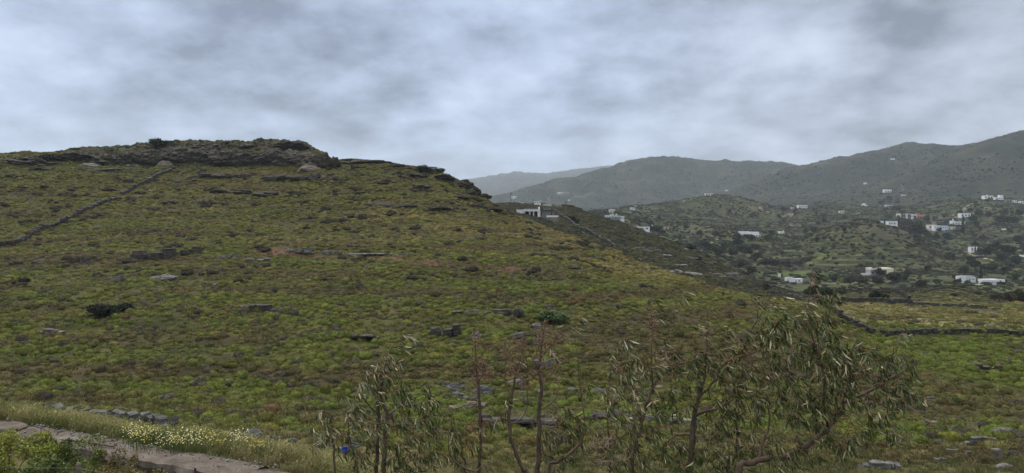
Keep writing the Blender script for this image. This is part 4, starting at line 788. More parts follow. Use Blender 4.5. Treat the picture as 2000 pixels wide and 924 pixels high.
house(1872, 440, 'white house with grey roof and tall chimney above the complex', [(-6, 13, 0, 7, 9, 0, W_, wins(19, 7, 4)), (-12, -6, 3, 9, 8, 1, W_, [(2, 4, 1, 4, 'w')])], 690, 1100, extra=[('chimney', (-10, -8.5, 2, 3.5, 9, 13), W_), ('roof_slab', (-5, 13.5, -.6, 9.5, 7.05, 8.5), M_grey)])
simple(1877, 1896, 416.5, 424.5, 'white house half hidden by trees beside the dirt lane', 750, 1200, W_, 3)
simple(1923, 1940, 382, 388, 'white house with chimney at the top of the lane', 900, 1400, W_, 3, extra=[('chimney', (-3, -1.5, 2, 3, 6, 8), W_)])
house(1952, 390, 'white two-level house right of the one at the top of the lane', [(-8, 8, 0, 5, 8, 0, W_, wins(16, 5, 5)), (1, 8, 5, 9, 6, 1, W_, [(2, 4, 1, 3, 'w')])], 900, 1400)
simple(1966, 1977, 389, 398, 'ruined brown stone house right of the two-level house', 850, 1400, M_stone, 2)
simple(1977, 1986, 391.5, 396.5, 'small white house right of the brown ruin', 850, 1400, W_, 2)
simple(1993, 2006, 393, 398.5, 'white house cut by the right border of the picture', 850, 1400, W_, 3)
simple(1957, 1965, 446.5, 449.5, 'low white hut in the terraces at the right', 650, 1000, W_, 0)
simple(1896, 1912, 482.5, 491.5, 'white house behind two cypresses', 500, 900, W_, 3)
house(1889, 552, 'old white house with dark doorway and broken end on the valley floor', [(-16, -1, 0, 11, 11, 0, W_, [(2, 4, 5, 9, 'w')]), (1, 17, 0, 10, 11, .6, W_, [(3, 5.5, 4, 7, 'w'), (9, 14, 6, 7, 'w')])], 300, 520, extra=[('roof_slab', (-15, 16, 2, 12, 11.05, 12.6), M_grey), ('yard_wall', (-20, -16.3, -3, -2, -2, 5), W_)])
house(1940, 556, 'long low white building with pale sheet roof on the valley floor', [(-22, 6, 0, 5.5, 10, 0, W_, [(6, 9, 1, 4, 'd'), (14, 16, 1.5, 4, 'w')])], 300, 520, extra=[('roof_sheet', (-22.5, 22, -1.5, 12, 5.55, 10.5), M_roofw), ('yard_wall', (-40, -15, -7, -6, -3, 1.5), W_)])
simple(1996, 2010, 498.5, 502, 'white wall end of a house at the right border', 500, 900, W_, 0)
house(1552, 552, 'white valley house with stepped roofs beside the road', [(-16, -2, 0, 9, 9, 0, W_, [(2, 3.5, 2, 6, 'w')]), (-2, 16, 0, 7.5, 9, .8, W_, [(4, 6, 0, 4, 'd'), (10, 12, 2, 5, 'w')]), (-12, -6, 9, 11, 5, 2, M_grey, [])], 320, 520)
house(1523, 541, 'small white square hut left of the valley house', [(-2, 2, 0, 5.5, 4, 0, W_, [])], 330, 600, 'hut', cat='hut')
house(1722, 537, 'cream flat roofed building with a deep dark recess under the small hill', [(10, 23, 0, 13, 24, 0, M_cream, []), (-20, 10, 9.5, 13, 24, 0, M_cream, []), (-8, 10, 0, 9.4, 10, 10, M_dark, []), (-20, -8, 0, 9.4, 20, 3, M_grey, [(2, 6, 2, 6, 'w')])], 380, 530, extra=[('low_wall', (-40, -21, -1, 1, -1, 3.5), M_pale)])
# ---------------------------------------------------------------- power poles
def pole(px, pyt, pyb, label, ymin, ymax):
    p = hit(px, pyb, ymin, ymax); s = p.y / FPX; h = (pyb - pyt) * s; root = empty('power_pole', tuple(p)); tag(root, label, 'power pole', 'timber power poles', 'thing')
    V, Fc = [], []
    for k in range(9):
        a = k / 8 * 2 * math.pi
        V += [(.17 * math.cos(a), .17 * math.sin(a), -1), (.12 * math.cos(a), .12 * math.sin(a), h)]
    for k in range(8): Fc.append((2 * k, 2 * k + 2, 2 * k + 3, 2 * k + 1))
    obj('pole', mesh('pole', np.array(V), Fc, M_wood), root); boxes('crossarm', [(-.8, .8, -.2, -.125, h - .7, h - .55)], M_wood, root)
pole(998, 372, 393, 'timber power pole on the skyline left of the white houses', 325, 460)
pole(1105, 392, 416, 'timber power pole at the top of the straight stone wall', 250, 335)
pole(1232, 423, 449, 'timber power pole on the ridge of the spur', 240, 335)
# ---------------------------------------------------------------- valley trees
M_tree = mat_leaf('valley_foliage', 'OBJECT', .75, .15, None, True); M_bark = mat_plain('grey_bark', (.085, .07, .055), .9, 5, .35)
def crown(seed, mat, kind):
    rng = np.random.default_rng(seed); cl = []
    if kind == 'round':
        for _ in range(15): d = rng.normal(size=3); d /= np.linalg.norm(d); q = d * rng.uniform(.35, .72) * np.array((1, 1, .8)); cl.append((q, rng.uniform(.26, .46)))
    elif kind == 'spread':
        for _ in range(17): a = rng.uniform(0, 6.28); r = rng.uniform(.2, .85); cl.append((np.array((r * math.cos(a), r * math.sin(a), rng.uniform(-.35, .45) * (1 - r * .4))), rng.uniform(.22, .4)))
    elif kind == 'tall':
        for i in range(16): t = i / 15; a = rng.uniform(0, 6.28); r = .34 * math.sin(.25 + t * 2.75) * rng.uniform(.3, 1); cl.append((np.array((r * math.cos(a), r * math.sin(a), -.95 + 1.9 * t)), .30 * (1 - .45 * t)))
    else:
        for _ in range(16): d = rng.normal(size=3); d /= np.linalg.norm(d); d[2] = abs(d[2]) * 1.1 - .35; q = d * rng.uniform(.3, .75); cl.append((q, rng.uniform(.2, .36)))
    V, Fc, C = [], [], []
    for q, r in cl:
        br = rng.uniform(.72, 1.25)
        def place(g):
            d = g.normal(size=3); d /= np.linalg.norm(d); return q + d * r * g.uniform(.55, 1.05), d + g.normal(size=3) * .7
        v, f = tuft_leaves(rng, 130, place, .16, .7); o = len(V); V += v; Fc += [tuple(i + o for i in x) for x in f]; C += list(br * rng.uniform(.75, 1.25, len(f)))
    me = mesh('crown', np.array(V), Fc, mat); face_col(me, np.array(C)[:, None] * np.ones(3)); return me
def trunk_mesh(seed, tall):
    rng = np.random.default_rng(seed); V, Fc = [], []
    def tube(pts, rs, n=6):
        b0 = len(V)
        for i, (p, r) in enumerate(zip(pts, rs)):
            for k in range(n): a = 2 * math.pi * k / n; V.append((p[0] + r * math.cos(a), p[1] + r * math.sin(a), p[2]))
        for i in range(len(pts) - 1):
            for k in range(n): a, b = b0 + i * n + k, b0 + i * n + (k + 1) % n; Fc.append((a, b, b + n, a + n))
    zt = .6 if tall else -.05
    tube([(0, 0, -1.9), (.03, .02, -1.1), (-.02, .03, -.55), (.02, 0, zt)], [.11, .08, .06, .03])
    for _ in range(5):
        a = rng.uniform(0, 6.28); z = rng.uniform(-.8, -.35); e = rng.uniform(.3, .65); tube([(0, 0, z), (.5 * e * math.cos(a), .5 * e * math.sin(a), z + .3), (e * math.cos(a), e * math.sin(a), z + .7)], [.05, .035, .015])
    return mesh('trunk', np.array(V), Fc, M_bark)
TREES = {k: [(crown(s + i * 7, M_tree, k), trunk_mesh(s + i, k == 'tall')) for i in range(2)] for s, k in ((31, 'round'), (41, 'spread'), (51, 'tall'), (61, 'bushy'))}
TONE = {'dark': (.026, .034, .017), 'blue': (.030, .042, .026), 'mid': (.045, .056, .022), 'brown': (.060, .050, .032), 'lime': (.12, .16, .045), 'green': (.035, .058, .020)}
TONEW = {'dark': 'dark', 'blue': 'blue green', 'mid': 'olive green', 'brown': 'brown', 'lime': 'pale green', 'green': 'fresh green'}
KINDW = {'round': 'round tree', 'spread': 'wide tree', 'tall': 'slim cypress', 'bushy': 'bushy tree'}
tree_seen = {}; VT = []
def near_phrase(px, py):
    best = None
    for hx, hy, lab, p in HOUSES:
        d = math.hypot(hx - px, (hy - py) * 1.6)
        if best is None or d < best[0]: best = (d, hx, hy, lab)
    d, hx, hy, lab = best
    rel = ('in front of' if py - hy > 4 else 'behind' if hy - py > 8 else 'beside') if abs(px - hx) < 14 else ('right of' if px > hx else 'left of')
    if d > 45: rel = 'far ' + rel
    w = lab.split()
    cut = next((i for i, q in enumerate(w) if i > 2 and q in ('with', 'at', 'on', 'in', 'of', 'behind', 'beside', 'above', 'left', 'right', 'half', 'under', 'right;', 'alone', 'among', 'cut', 'highest', 'peeping', 'and')), min(len(w), 6))
    return rel, ' '.join(w[:cut])
def vtree(px, py, r, kind='round', tone='dark', ymin=170, ymax=1500, label=None):
    """r: crown half-width in photo pixels; py: foot of the crown"""
    p = hit(px, py, ymin, ymax); s = p.y / FPX; R_ = r * s * 1.15; cr, tr = TREES[kind][rr.randrange(2)]
    root = empty('cypress' if kind == 'tall' else 'tree', (p.x, p.y, p.z), rr.uniform(0, 6.28)); zs = R_ * (2.6 if kind == 'tall' else rr.uniform(.75, 1.0))
    c = obj('crown', cr, root, (0, 0, zs * .92 if kind != 'tall' else zs)); c.scale = (R_, R_, zs); g = rr.uniform(.8, 1.2); c.color = (*[v * g for v in TONE[tone]], 1)
    t = obj('trunk', tr, root, (0, 0, zs * .92 if kind != 'tall' else zs)); t.scale = (R_, R_, zs)
    if not label:
        rel, ph = near_phrase(px, py); size = 'tiny' if r < 3.2 else 'small' if r < 5.2 else 'mid-sized' if r < 9 else 'large'
        label = '%s %s %s %s the %s' % (size, TONEW[tone], KINDW[kind], rel, ph)
    label = ' '.join(label.split()[:16]); n = tree_seen.get(label, 0); tree_seen[label] = n + 1
    tag(root, label, 'tree', 'trees of the valley', 'thing'); VT.append((px, root))
    return root
vtree(1351, 488, 10, 'round', 'dark', 230, 420, 'isolated dark round tree standing on the edge of the spur')
vtree(1321, 475, 4.5, 'round', 'dark', 230, 420, 'small dark bush tree left of the isolated round tree')
for a in [(1282, 453, 9, 'spread', 'dark'), (1270, 442, 6, 'spread', 'dark'), (1294, 458, 6, 'bushy', 'blue'), (1375, 487, 11, 'bushy', 'blue'), (1388, 490, 10, 'round', 'blue'), (1398, 463, 8, 'round', 'dark'), (1368, 458, 6, 'round', 'blue'),
          (1420, 488, 10, 'spread', 'green'), (1440, 483, 10, 'bushy', 'blue'), (1405, 499, 12, 'spread', 'green'), (1430, 505, 12, 'bushy', 'brown'), (1455, 500, 12, 'spread', 'dark'), (1475, 492, 10, 'spread', 'brown'), (1478, 512, 12, 'bushy', 'dark'), (1450, 522, 12, 'round', 'brown'), (1495, 522, 11, 'spread', 'blue'), (1470, 535, 10, 'round', 'dark'),
          (1515, 522, 10, 'bushy', 'dark'), (1535, 525, 9, 'spread', 'brown'), (1560, 520, 8, 'spread', 'dark'), (1500, 470, 7, 'round', 'green'), (1509, 461, 8, 'round', 'dark'), (1590, 455, 8, 'round', 'dark'), (1595, 474, 7, 'round', 'dark'), (1555, 490, 8, 'bushy', 'green'), (1440, 468, 8, 'bushy', 'brown'), (1465, 470, 9, 'spread', 'dark'),
          (1585, 547, 9, 'round', 'dark'), (1597, 550, 10, 'spread', 'dark'), (1628, 550, 8, 'round', 'blue'), (1612, 551, 7, 'round', 'lime'), (1643, 553, 6.5, 'round', 'lime'), (1660, 556, 10, 'round', 'dark'), (1678, 556, 11, 'round', 'brown'), (1690, 553, 8, 'round', 'green'), (1714, 557, 11, 'round', 'brown'), (1747, 555, 14, 'spread', 'dark'), (1765, 550, 8, 'round', 'dark'), (1712, 537, 9, 'spread', 'dark'), (1775, 540, 8, 'round', 'blue'),
          (1798, 563, 11, 'round', 'dark'), (1828, 557, 8, 'spread', 'green'), (1813, 530, 8, 'bushy', 'dark'), (1770, 452, 14, 'bushy', 'brown'), (1787, 458, 17, 'round', 'brown'), (1800, 462, 12, 'bushy', 'brown'), (1760, 447, 8, 'round', 'dark'), (1812, 464, 8, 'round', 'blue'), (1834, 453, 5, 'round', 'dark'),
          (1881, 456, 5.5, 'tall', 'dark'), (1905, 494, 2.4, 'tall', 'dark'), (1911, 494, 2.6, 'tall', 'dark'), (1899, 492, 2.2, 'tall', 'dark'), (1916, 554, 5.5, 'tall', 'dark'), (1943, 549, 4, 'round', 'dark'),
          (1855, 508, 10, 'round', 'dark'), (1830, 470, 8, 'bushy', 'blue'), (1850, 468, 9, 'round', 'blue'), (1900, 434, 8, 'spread', 'dark'), (1907, 442, 6, 'round', 'dark'), (1893, 423, 5, 'round', 'dark'), (1912, 422, 7, 'round', 'green'), (1950, 437, 10, 'round', 'dark'), (1970, 440, 11, 'bushy', 'dark'), (1985, 436, 9, 'round', 'dark'), (1960, 422, 7, 'round', 'dark'), (1930, 424, 6, 'round', 'dark'), (1990, 424, 8, 'bushy', 'dark'),
          (1881, 535, 9, 'round', 'dark'), (1905, 525, 9, 'spread', 'dark'), (1897, 513, 8, 'round', 'blue'), (1925, 500, 10, 'spread', 'dark'), (1945, 495, 12, 'bushy', 'dark'), (1970, 497, 13, 'spread', 'dark'), (1960, 510, 10, 'round', 'blue'), (1985, 515, 10, 'round', 'dark'), (1940, 530, 10, 'spread', 'green'), (1965, 533, 9, 'spread', 'dark'), (1985, 546, 9, 'spread', 'green'), (1952, 555, 9, 'spread', 'dark'), (1920, 470, 7, 'round', 'dark'), (1990, 475, 9, 'round', 'dark'),
          (1950, 590, 12, 'bushy', 'brown'), (1972, 596, 15, 'bushy', 'brown'), (1992, 592, 16, 'round', 'brown'), (2010, 600, 18, 'round', 'dark'), (1865, 548, 6, 'bushy', 'brown'), (1872, 556, 8, 'bushy', 'brown'), (1890, 558, 7, 'bushy', 'brown')]:
    vtree(*a, ymin=150 if a[1] > 586 else 215 if a[1] > 545 else 420)
vtree(1712, 590, 13, 'spread', 'dark', 150, 200, 'dark wide bush in front of the tall curved wall'); vtree(1726, 591, 11, 'round', 'dark', 150, 200, 'dark round bush touching the wide one by the curved wall')
vtree(1588, 581, 15, 'spread', 'mid', 150, 210, 'olive wide bush behind the top sprays of the large eucalyptus'); vtree(1615, 582, 14, 'round', 'dark', 150, 210, 'dark round bush behind the top sprays of the large eucalyptus')
vtree(1497, 569, 9, 'bushy', 'brown', 120, 220, 'brown bare bush where the hill flank meets the valley'); vtree(1863, 580, 5, 'spread', 'dark', 160, 240, 'small dark bush on the grassy knoll under the arching wall')
vtree(1117, 433, 7, 'spread', 'dark', 240, 330, 'dark bush beside the straight wall below the stone house'); vtree(1128, 438, 6, 'bushy', 'dark', 240, 330, 'second dark bush beside the straight wall, a little lower')
vtree(1362, 511, 7, 'spread', 'dark', 200, 290, 'dark green bush among the pale rocks of the spur')
# smaller trees sprinkled over the terraces
for (x0, x1, y0, y1, n) in [(1240, 1480, 405, 470, 34), (1480, 1700, 405, 450, 22), (1700, 2000, 385, 440, 48), (1860, 2000, 440, 545, 34), (1480, 1640, 450, 550, 20), (1640, 1850, 440, 520, 26), (1180, 1300, 412, 445, 8)]:
    for _ in range(n):
        qx, qy = rr.uniform(x0, x1), rr.uniform(y0, y1); w_ = hit(qx, qy, 400, 1500); Y_ = rows[rows < w_.y - 6]
        if np.any(ground(w_.x / w_.y * Y_, Y_) > (w_.z + 2.5) / w_.y * Y_): continue
        vtree(qx, qy, rr.choice([2.2, 2.6, 3, 3.6, 4.2, 5.5]), rr.choice(['round', 'spread', 'round', 'bushy']), rr.choice(['dark', 'blue', 'dark', 'mid', 'brown']), ymin=400)
# shrubs that stand out on the hill
def hbush(px, py, rx, h, tone, label, ymin=60, ymax=240):
    p = hit(px, py, ymin, ymax); s = p.y / FPX; root = empty('shrub', tuple(p), rr.uniform(0, 6.28)); tag(root, label, 'shrub', None, 'thing')
    c = obj('foliage', TREES['round'][0][0], root, (0, 0, h * s * .42)); c.scale = (rx * s * 1.15, rx * s * 1.15, h * s * .72); c.color = (*tone, 1)
hbush(313, 285, 22, 15, (.036, .056, .022), 'domed dark green bush crowning the summit', 215, 250)
hbush(832, 336, 20, 14, (.024, .036, .018), 'large domed bush on the descending skyline', 190, 236); hbush(860, 338, 9, 11, (.026, .036, .018), 'small round bush right of the domed skyline bush', 190, 236)
hbush(200, 617, 26, 26, (.014, .020, .012), 'black green bush in the lower left slope, taller half'); hbush(236, 606, 24, 15, (.014, .020, .012), 'black green bush in the lower left slope, flat right half')
hbush(1085, 624, 34, 17, (.05, .078, .024), 'dark green bush clump above the bare trees'); hbush(560, 318, 18, 14, (.03, .034, .018), 'dark bush in the recess of the summit crag', 195, 236); hbush(1640, 575, 12, 10, (.03, .04, .016), 'low bush near the upper end of the mid wall', 120, 200)
hbush(60, 318, 34, 14, (.026, .032, .018), 'long dark thicket under the left summit', 195, 236); hbush(110, 313, 26, 13, (.026, .032, .018), 'second dark thicket under the left summit', 195, 236)

def name_twins():
    by = {}
    for px, o in VT: by.setdefault(o['label'], []).append((px, o))
    ords = ['leftmost', 'second', 'third', 'fourth', 'fifth', 'sixth', 'seventh', 'eighth', 'ninth', 'tenth', 'eleventh', 'twelfth']
    for lab, L in by.items():
        if len(L) < 2: continue
        L.sort(key=lambda q: q[0])
        for i, (px, o) in enumerate(L):
            w = 'leftmost' if i == 0 else 'rightmost' if i == len(L) - 1 else ords[min(i, 11)] + ' from left'
            o['label'] = ' '.join((w + ' ' + lab).split()[:16])
name_twins()
# ---------------------------------------------------------------- foreground: track, meadow, shrubs, fence
M_track = None
def build_track():
    m, nt, b = nodes_of('worn_concrete'); b.inputs['Roughness'].default_value = .95; b.inputs['Specular IOR Level'].default_value = .1; wp = worldpos(nt)
    n = add_noise(nt, wp, 2.2, 7, .65).outputs['Fac']; n2 = add_noise(nt, wp, 28, 4, .7).outputs['Fac']
    c = mixrgb(nt, 1.0, ramp(nt, n, [(.32, (.070, .056, .044)), (.55, (.118, .098, .080)), (.72, (.17, .155, .135))]), ramp(nt, n2, [(.3, (.65, .65, .65)), (.7, (1.35, 1.35, 1.35))]), 'MULTIPLY')
    nt.links.new(c, b.inputs['Base Color']); bump(nt, b, n2, .8, .02)
    pl = [(-120, 823), (-40, 834), (0, 839), (60, 847), (130, 859), (200, 873), (300, 892), (400, 909), (500, 927), (600, 945), (700, 965)]
    C = [hit(px, py, 14, 26) for px, py in pl]; Pt = []
    for a, b_ in zip(C[:-1], C[1:]): Pt += [a.lerp(b_, t / 24) for t in range(24)]
    V, Fc = [], []; prof = [(.50, -.5), (.50, -.02), (.38, .03), (.2, .04), (0, .035), (-.2, .04), (-.36, .03), (-.47, .0), (-.50, -.12), (-.45, -.3), (-.48, -.9)]
    for i, p in enumerate(Pt):
        d = (Pt[min(i + 1, len(Pt) - 1)] - Pt[max(i - 1, 0)]); d.z = 0; d.normalize(); nr = Vector((-d.y, d.x, 0))
        if nr.y < 0: nr = -nr
        for k, (o, z) in enumerate(prof):
            e = mnoise.noise(Vector((p.x * 2.1, p.y * 2.1, k * .7))) * (.10 if abs(o) > .36 else .03) + mnoise.noise(Vector((p.x * .8, p.y * .8, 9))) * .08 * (abs(o) > .36)
            q = p + nr * (o + e); V.append((q.x, q.y, p.z + z + .05 + mnoise.noise(Vector((q.x * 3, q.y * 3, k))) * .025))
    n = len(prof)
    for i in range(len(Pt) - 1):
        for k in range(n - 1): Fc.append((i * n + k, i * n + k + 1, (i + 1) * n + k + 1, (i + 1) * n + k))
    tag(obj('track', mesh('track', np.array(V), Fc, m)), 'worn concrete footway along the top of an old retaining wall', kind='structure')
    return m, Pt
M_track, TP = build_track()
M_gravel = mat_rock('gravel', (.09, .082, .075), (.16, .15, .135), (.30, .29, .27), mossy=.0)
def build_gravel():
    r = np.random.default_rng(3); pr = [proto_boulder(70 + i, M_gravel, 1, .2, .8) for i in range(3)]; P_, S_ = [], []
    for _ in range(520):
        p = TP[r.integers(24, len(TP) - 40)]; o = (.33 + r.normal() * .12) if r.uniform() < .72 else r.uniform(-.5, .5); P_.append((p.x + r.normal() * .1, p.y + o, p.z + .09)); S_.append(abs(r.normal()) * .022 + .02 if r.uniform() < .97 else .11)
    scatter('gravel', np.array(P_), np.array(S_), r.uniform(0, 6.28, len(P_)), np.ones((len(P_), 3)), r.integers(0, 3, len(P_)), pr, 'loose gravel along the edge of the footway', 'gravel')
build_gravel()
TPX = np.array([(p.x, p.y) for p in TP[::8]])
def build_meadow():
    r = np.random.default_rng(21); MEAD = [proto_grass(50 + s, M_grass, 34, 1.0, .5, .5, .016, True) for s in range(4)]
    x, y = area_points(r, 11500, 17.5, 39.5, -.80, .02); k = sample(KI, x, y); px = CX + x / y * FPX; keep = (k > 2.98) & (line_dist(x, y, TPX) > .52) & (k < 4.25) & ((k < 4.0) | (r.uniform(0, 1, len(x)) < .4)); x, y, px = x[keep], y[keep], px[keep]; n = len(x); z = ground(x, y)
    dry = np.clip(fbm(x / 2.6, y / 2.6, 61, 3) * .9 + .45 + .25 * sstep(450, 700, px), 0, 1)
    t = mixc(np.array((.11, .13, .036)), np.array((.25, .215, .10)), dry) * r.uniform(.75, 1.25, (n, 1)); rs = (r.uniform(0, 1, n) < .12) & (px > 420); t[rs] = (.17, .115, .06)
    s = r.uniform(.28, .5, n) * (1 + .5 * fbm(x / 3, y / 3, 62, 2)) * (1 - .5 * sstep(3.45, 3.9, sample(KI, x, y)))
    scatter('meadow_grass', np.stack([x, y, z], 1), s, r.normal(0, .6, n), t, r.integers(0, 4, n), MEAD, 'tall dry meadow grass between the footway and the stone wall', 'grass')
    x, y = area_points(r, 5200, 8.5, 19.5, -.80, -.1); k = sample(KI, x, y); keep = (k < 3.0) & (line_dist(x, y, TPX) > .6); x, y = x[keep], y[keep]; n = len(x); z = ground(x, y)
    LUSH = [proto_grass(60 + s, M_grass, 30, .8, .5, .25, .02) for s in range(3)]
    t = mixc(np.array((.040, .075, .016)), np.array((.085, .105, .03)), r.uniform(0, 1, n) ** 2) * r.uniform(.7, 1.25, (n, 1))
    scatter('lush_grass', np.stack([x, y, z], 1), r.uniform(.16, .36, n), r.uniform(0, 6.28, n), t, r.integers(0, 3, n), LUSH, 'fresh green grass at the bottom left in front of the footway', 'grass')
    x, y = area_points(r, 5200, 13, 39, -.12, .85); k = sample(KI, x, y); keep = (k < 4.3) & (k > 1.6) & (line_dist(x, y, TPX) > .6); x, y = x[keep], y[keep]; n = len(x); z = ground(x, y)
    t = mixc(np.array((.06, .085, .02)), np.array((.14, .12, .055)), r.uniform(0, 1, n)) * r.uniform(.7, 1.25, (n, 1))
    scatter('bank_grass', np.stack([x, y, z], 1), r.uniform(.3, .55, n), r.uniform(0, 6.28, n), t, r.integers(0, 3, n), LUSH, 'green and dry grass on the bank under the eucalyptus trees', 'grass')
    # daisies
    def daisy(seed, pet):
        g = np.random.default_rng(seed); V, Fc, C = [], [], []
        for _ in range(16):
            a, rad = g.uniform(0, 6.28), .5 * math.sqrt(g.uniform()); p = np.array((rad * math.cos(a), rad * math.sin(a), 0)); h = g.uniform(.75, 1.2); top = p + np.array((g.normal() * .12, g.normal() * .12, h)); b = len(V)
            V += [p + (.012, 0, 0), p - (.012, 0, 0), top]; Fc.append((b, b + 1, b + 2)); C.append((.07, .10, .03))
            n_ = np.array((g.normal() * .4, -.55 + g.normal() * .35, 1.0)); n_ /= np.linalg.norm(n_); u = np.cross(n_, (1, 0, 0)); u /= np.linalg.norm(u); v = np.cross(n_, u); b = len(V); R_ = g.uniform(.022, .045)
            V += [top + n_ * .008] + [top + (u * math.cos(q) + v * math.sin(q)) * R_ * (1 if i % 2 else .72) for i, q in enumerate(np.linspace(0, 6.28, 10, endpoint=False))]
            for i in range(10): Fc.append((b, b + 1 + i, b + 1 + (i + 1) % 10)); C.append(pet if g.uniform() < .93 else (.5, .36, .05))
        me = mesh('daisies', np.array(V), Fc, M_grass); face_col(me, np.array(C)); return me
    pr = [daisy(1, (.46, .43, .17)), daisy(2, (.42, .34, .07)), daisy(3, (.52, .49, .30))]; P_ = []
    for px, py, rx, ry, n_ in [(265, 866, 22, 9, 60), (300, 872, 22, 9, 60), (392, 862, 34, 9, 70), (440, 868, 40, 9, 70), (350, 884, 55, 8, 60), (420, 896, 45, 8, 60), (310, 880, 40, 7, 40), (250, 855, 15, 5, 15), (470, 880, 25, 10, 20), (520, 905, 30, 8, 10)]:
        for _ in range(max(3, n_ // 8)): q = hit(px + r.normal() * rx * .75, py + 6 + r.normal() * ry * .7, 18.5, 38); P_.append((q.x, q.y, q.z))
    n = len(P_); scatter('daisies', np.array(P_), r.uniform(.36, .52, n), r.uniform(-.8, .8, n), np.ones((n, 3)), r.integers(0, 3, n), pr, 'cream and yellow daisies flowering in the meadow by the footway', 'flowers')
build_meadow()
M_leafy = mat_leaf('shrub_leaves', None, .5, .35, None, True); M_twig = mat_plain('brown_twigs', (.075, .052, .038), .85, 8, .35)
def leafy_shrub(px, py, w, h, tone, label, n=1500, seed=1, Y=16.6, yellow=.05):
    s = Y / FPX; x_ = (px - CX) * s; p = Vector((x_, Y, float(ground(x_, Y)))); rx, hz = w * s / 2 * 1.15, max(.25, -(py - h - 12 - HY) * s - p.z) * 1.12; n = int(n * 2.1); rng = np.random.default_rng(seed); root = empty('shrub', tuple(p)); tag(root, label, 'shrub', 'leafy shrubs below the footway', 'thing')
    cl = []
    for _ in range(14): a, q = rng.uniform(0, 6.28), math.sqrt(rng.uniform()); cl.append((np.array((q * rx * math.cos(a), q * rx * .8 * math.sin(a), hz * rng.uniform(.35, .95) * (1 - .45 * q * q))), rng.uniform(.2, .36) * rx, rng.uniform(.65, 1.3)))
    V, Fc, C = [], [], []
    for q, r_, br in cl:
        def place(g):
            d = g.normal(size=3); d /= np.linalg.norm(d); return q + d * r_ * g.uniform(.4, 1.05), d * .6 + g.normal(size=3) * .6 + np.array((0, 0, .35))
        v, f = tuft_leaves(rng, n // 14, place, .055, .55); o = len(V); V += v; Fc += [tuple(i + o for i in x) for x in f]
        for _ in f: C.append(np.array((.16, .15, .015)) * rng.uniform(.8, 1.5) if rng.uniform() < yellow else np.array(tone) * br * rng.uniform(.7, 1.35))
    me = mesh('foliage', np.array(V), Fc, M_leafy); face_col(me, np.array(C)); obj('foliage', me, root)
    V, Fc = [], []
    for q, r_, br in cl: tubes(V, Fc, [np.zeros(3) + (0, 0, -.1), q * .5 + (0, 0, hz * .05), q], [.014, .009, .004], 4)
    obj('stems', mesh('stems', np.array(V), Fc, M_twig), root)
def tubes(V, Fc, pts, rs, n=6):
    b0 = len(V); pts = [np.asarray(p, float) for p in pts]; ref = None
    for i, p in enumerate(pts):
        t = pts[min(i + 1, len(pts) - 1)] - pts[max(i - 1, 0)]; t = t / (np.linalg.norm(t) + 1e-9)
        u = np.cross(t, (0, 1, 0) if ref is None else ref) if ref is None else ref - t * (ref @ t)
        if np.linalg.norm(u) < 1e-4: u = np.cross(t, (1, .3, 0))
        u /= np.linalg.norm(u); ref = u; v = np.cross(t, u)
        for k in range(n): a = 2 * math.pi * k / n; V.append(p + (u * math.cos(a) + v * math.sin(a)) * rs[i])
    for i in range(len(pts) - 1):
        for k in range(n): a, b = b0 + i * n + k, b0 + i * n + (k + 1) % n; Fc.append((a, b, b + n, a + n))
G1, G2, G3 = (.19, .21, .028), (.10, .13, .026), (.165, .13, .045)
leafy_shrub(15, 888, 90, 42, G1, 'yellow green leafy shrub cut by the left border', 1700, 1, yellow=.12); leafy_shrub(75, 893, 95, 44, G1, 'bright yellow green shrub, largest below the footway', 1900, 2, yellow=.14); leafy_shrub(112, 900, 60, 38, G2, 'darker green shrub right of the brightest one', 1300, 3, yellow=.03)
leafy_shrub(165, 908, 85, 34, G2, 'mid green shrub behind the fence post', 1500, 4, yellow=.05); leafy_shrub(225, 920, 80, 36, G3, 'rusty olive shrub right of the fence post', 1300, 5, yellow=.03); leafy_shrub(275, 930, 70, 30, G3, 'dry olive shrub against the footway wall', 1000, 6, yellow=.03); leafy_shrub(95, 925, 70, 22, G2, 'low dark shrub left of the fence post', 900, 7, 13.5, .02)
M_rust = mat_plain('rusty_steel', (.055, .032, .022), .8, 12, .4); M_wire = mat_plain('galvanised_wire', (.22, .22, .22), .5, 9, .2); M_bluep = mat_plain('blue_plastic', (.012, .045, .30), .4, 3, .08)
def rod(name, label, cat, pts, r, mat, group=None, n=6):
    V, Fc = [], []; tubes(V, Fc, pts, [r] * len(pts), n); o = obj(name, mesh(name, np.array(V), Fc, mat)); return tag(o, label, cat, group, 'thing')
def AT(px, py, Y): return np.array(((px - CX) / FPX * Y, Y, (HY - py) / FPX * Y))
def on(px, py, up=.0, ym=16, yM=26): q = hit(px, py, ym, yM); return np.array((q.x, q.y, q.z + up))
b0 = on(209, 866, .06); rod('steel_bracket', 'bent rusty angle of steel sticking up at the back of the footway', 'steel bar', [on(207, 867, .05), AT(229, 857, b0[1]), AT(229, 857, b0[1]) + (.0, .0, -.02), np.array((AT(230, 866, b0[1])[0], b0[1], b0[2] - .05))], .018, M_rust)
rod('steel_rod', 'long rusty rod lying along the front edge of the footway', 'steel bar', [on(128, 871, .17), on(160, 875, .17), on(195, 880, .17), on(222, 886, .18)], .022, M_rust)
rod('cable', 'thin dark cable lying on the left end of the footway', 'cable', [on(56, 844, .17), on(70, 846, .18), on(84, 850, .18), on(100, 857, .17)], .012, M_rust)
q = on(395, 919, .0); rod('steel_stake', 'short rusty stake standing at the front of the footway', 'steel bar', [q + (0, -.35, -.4), q + (-.02, -.35, .17)], .028, M_rust)
q = on(25, 842, .0)
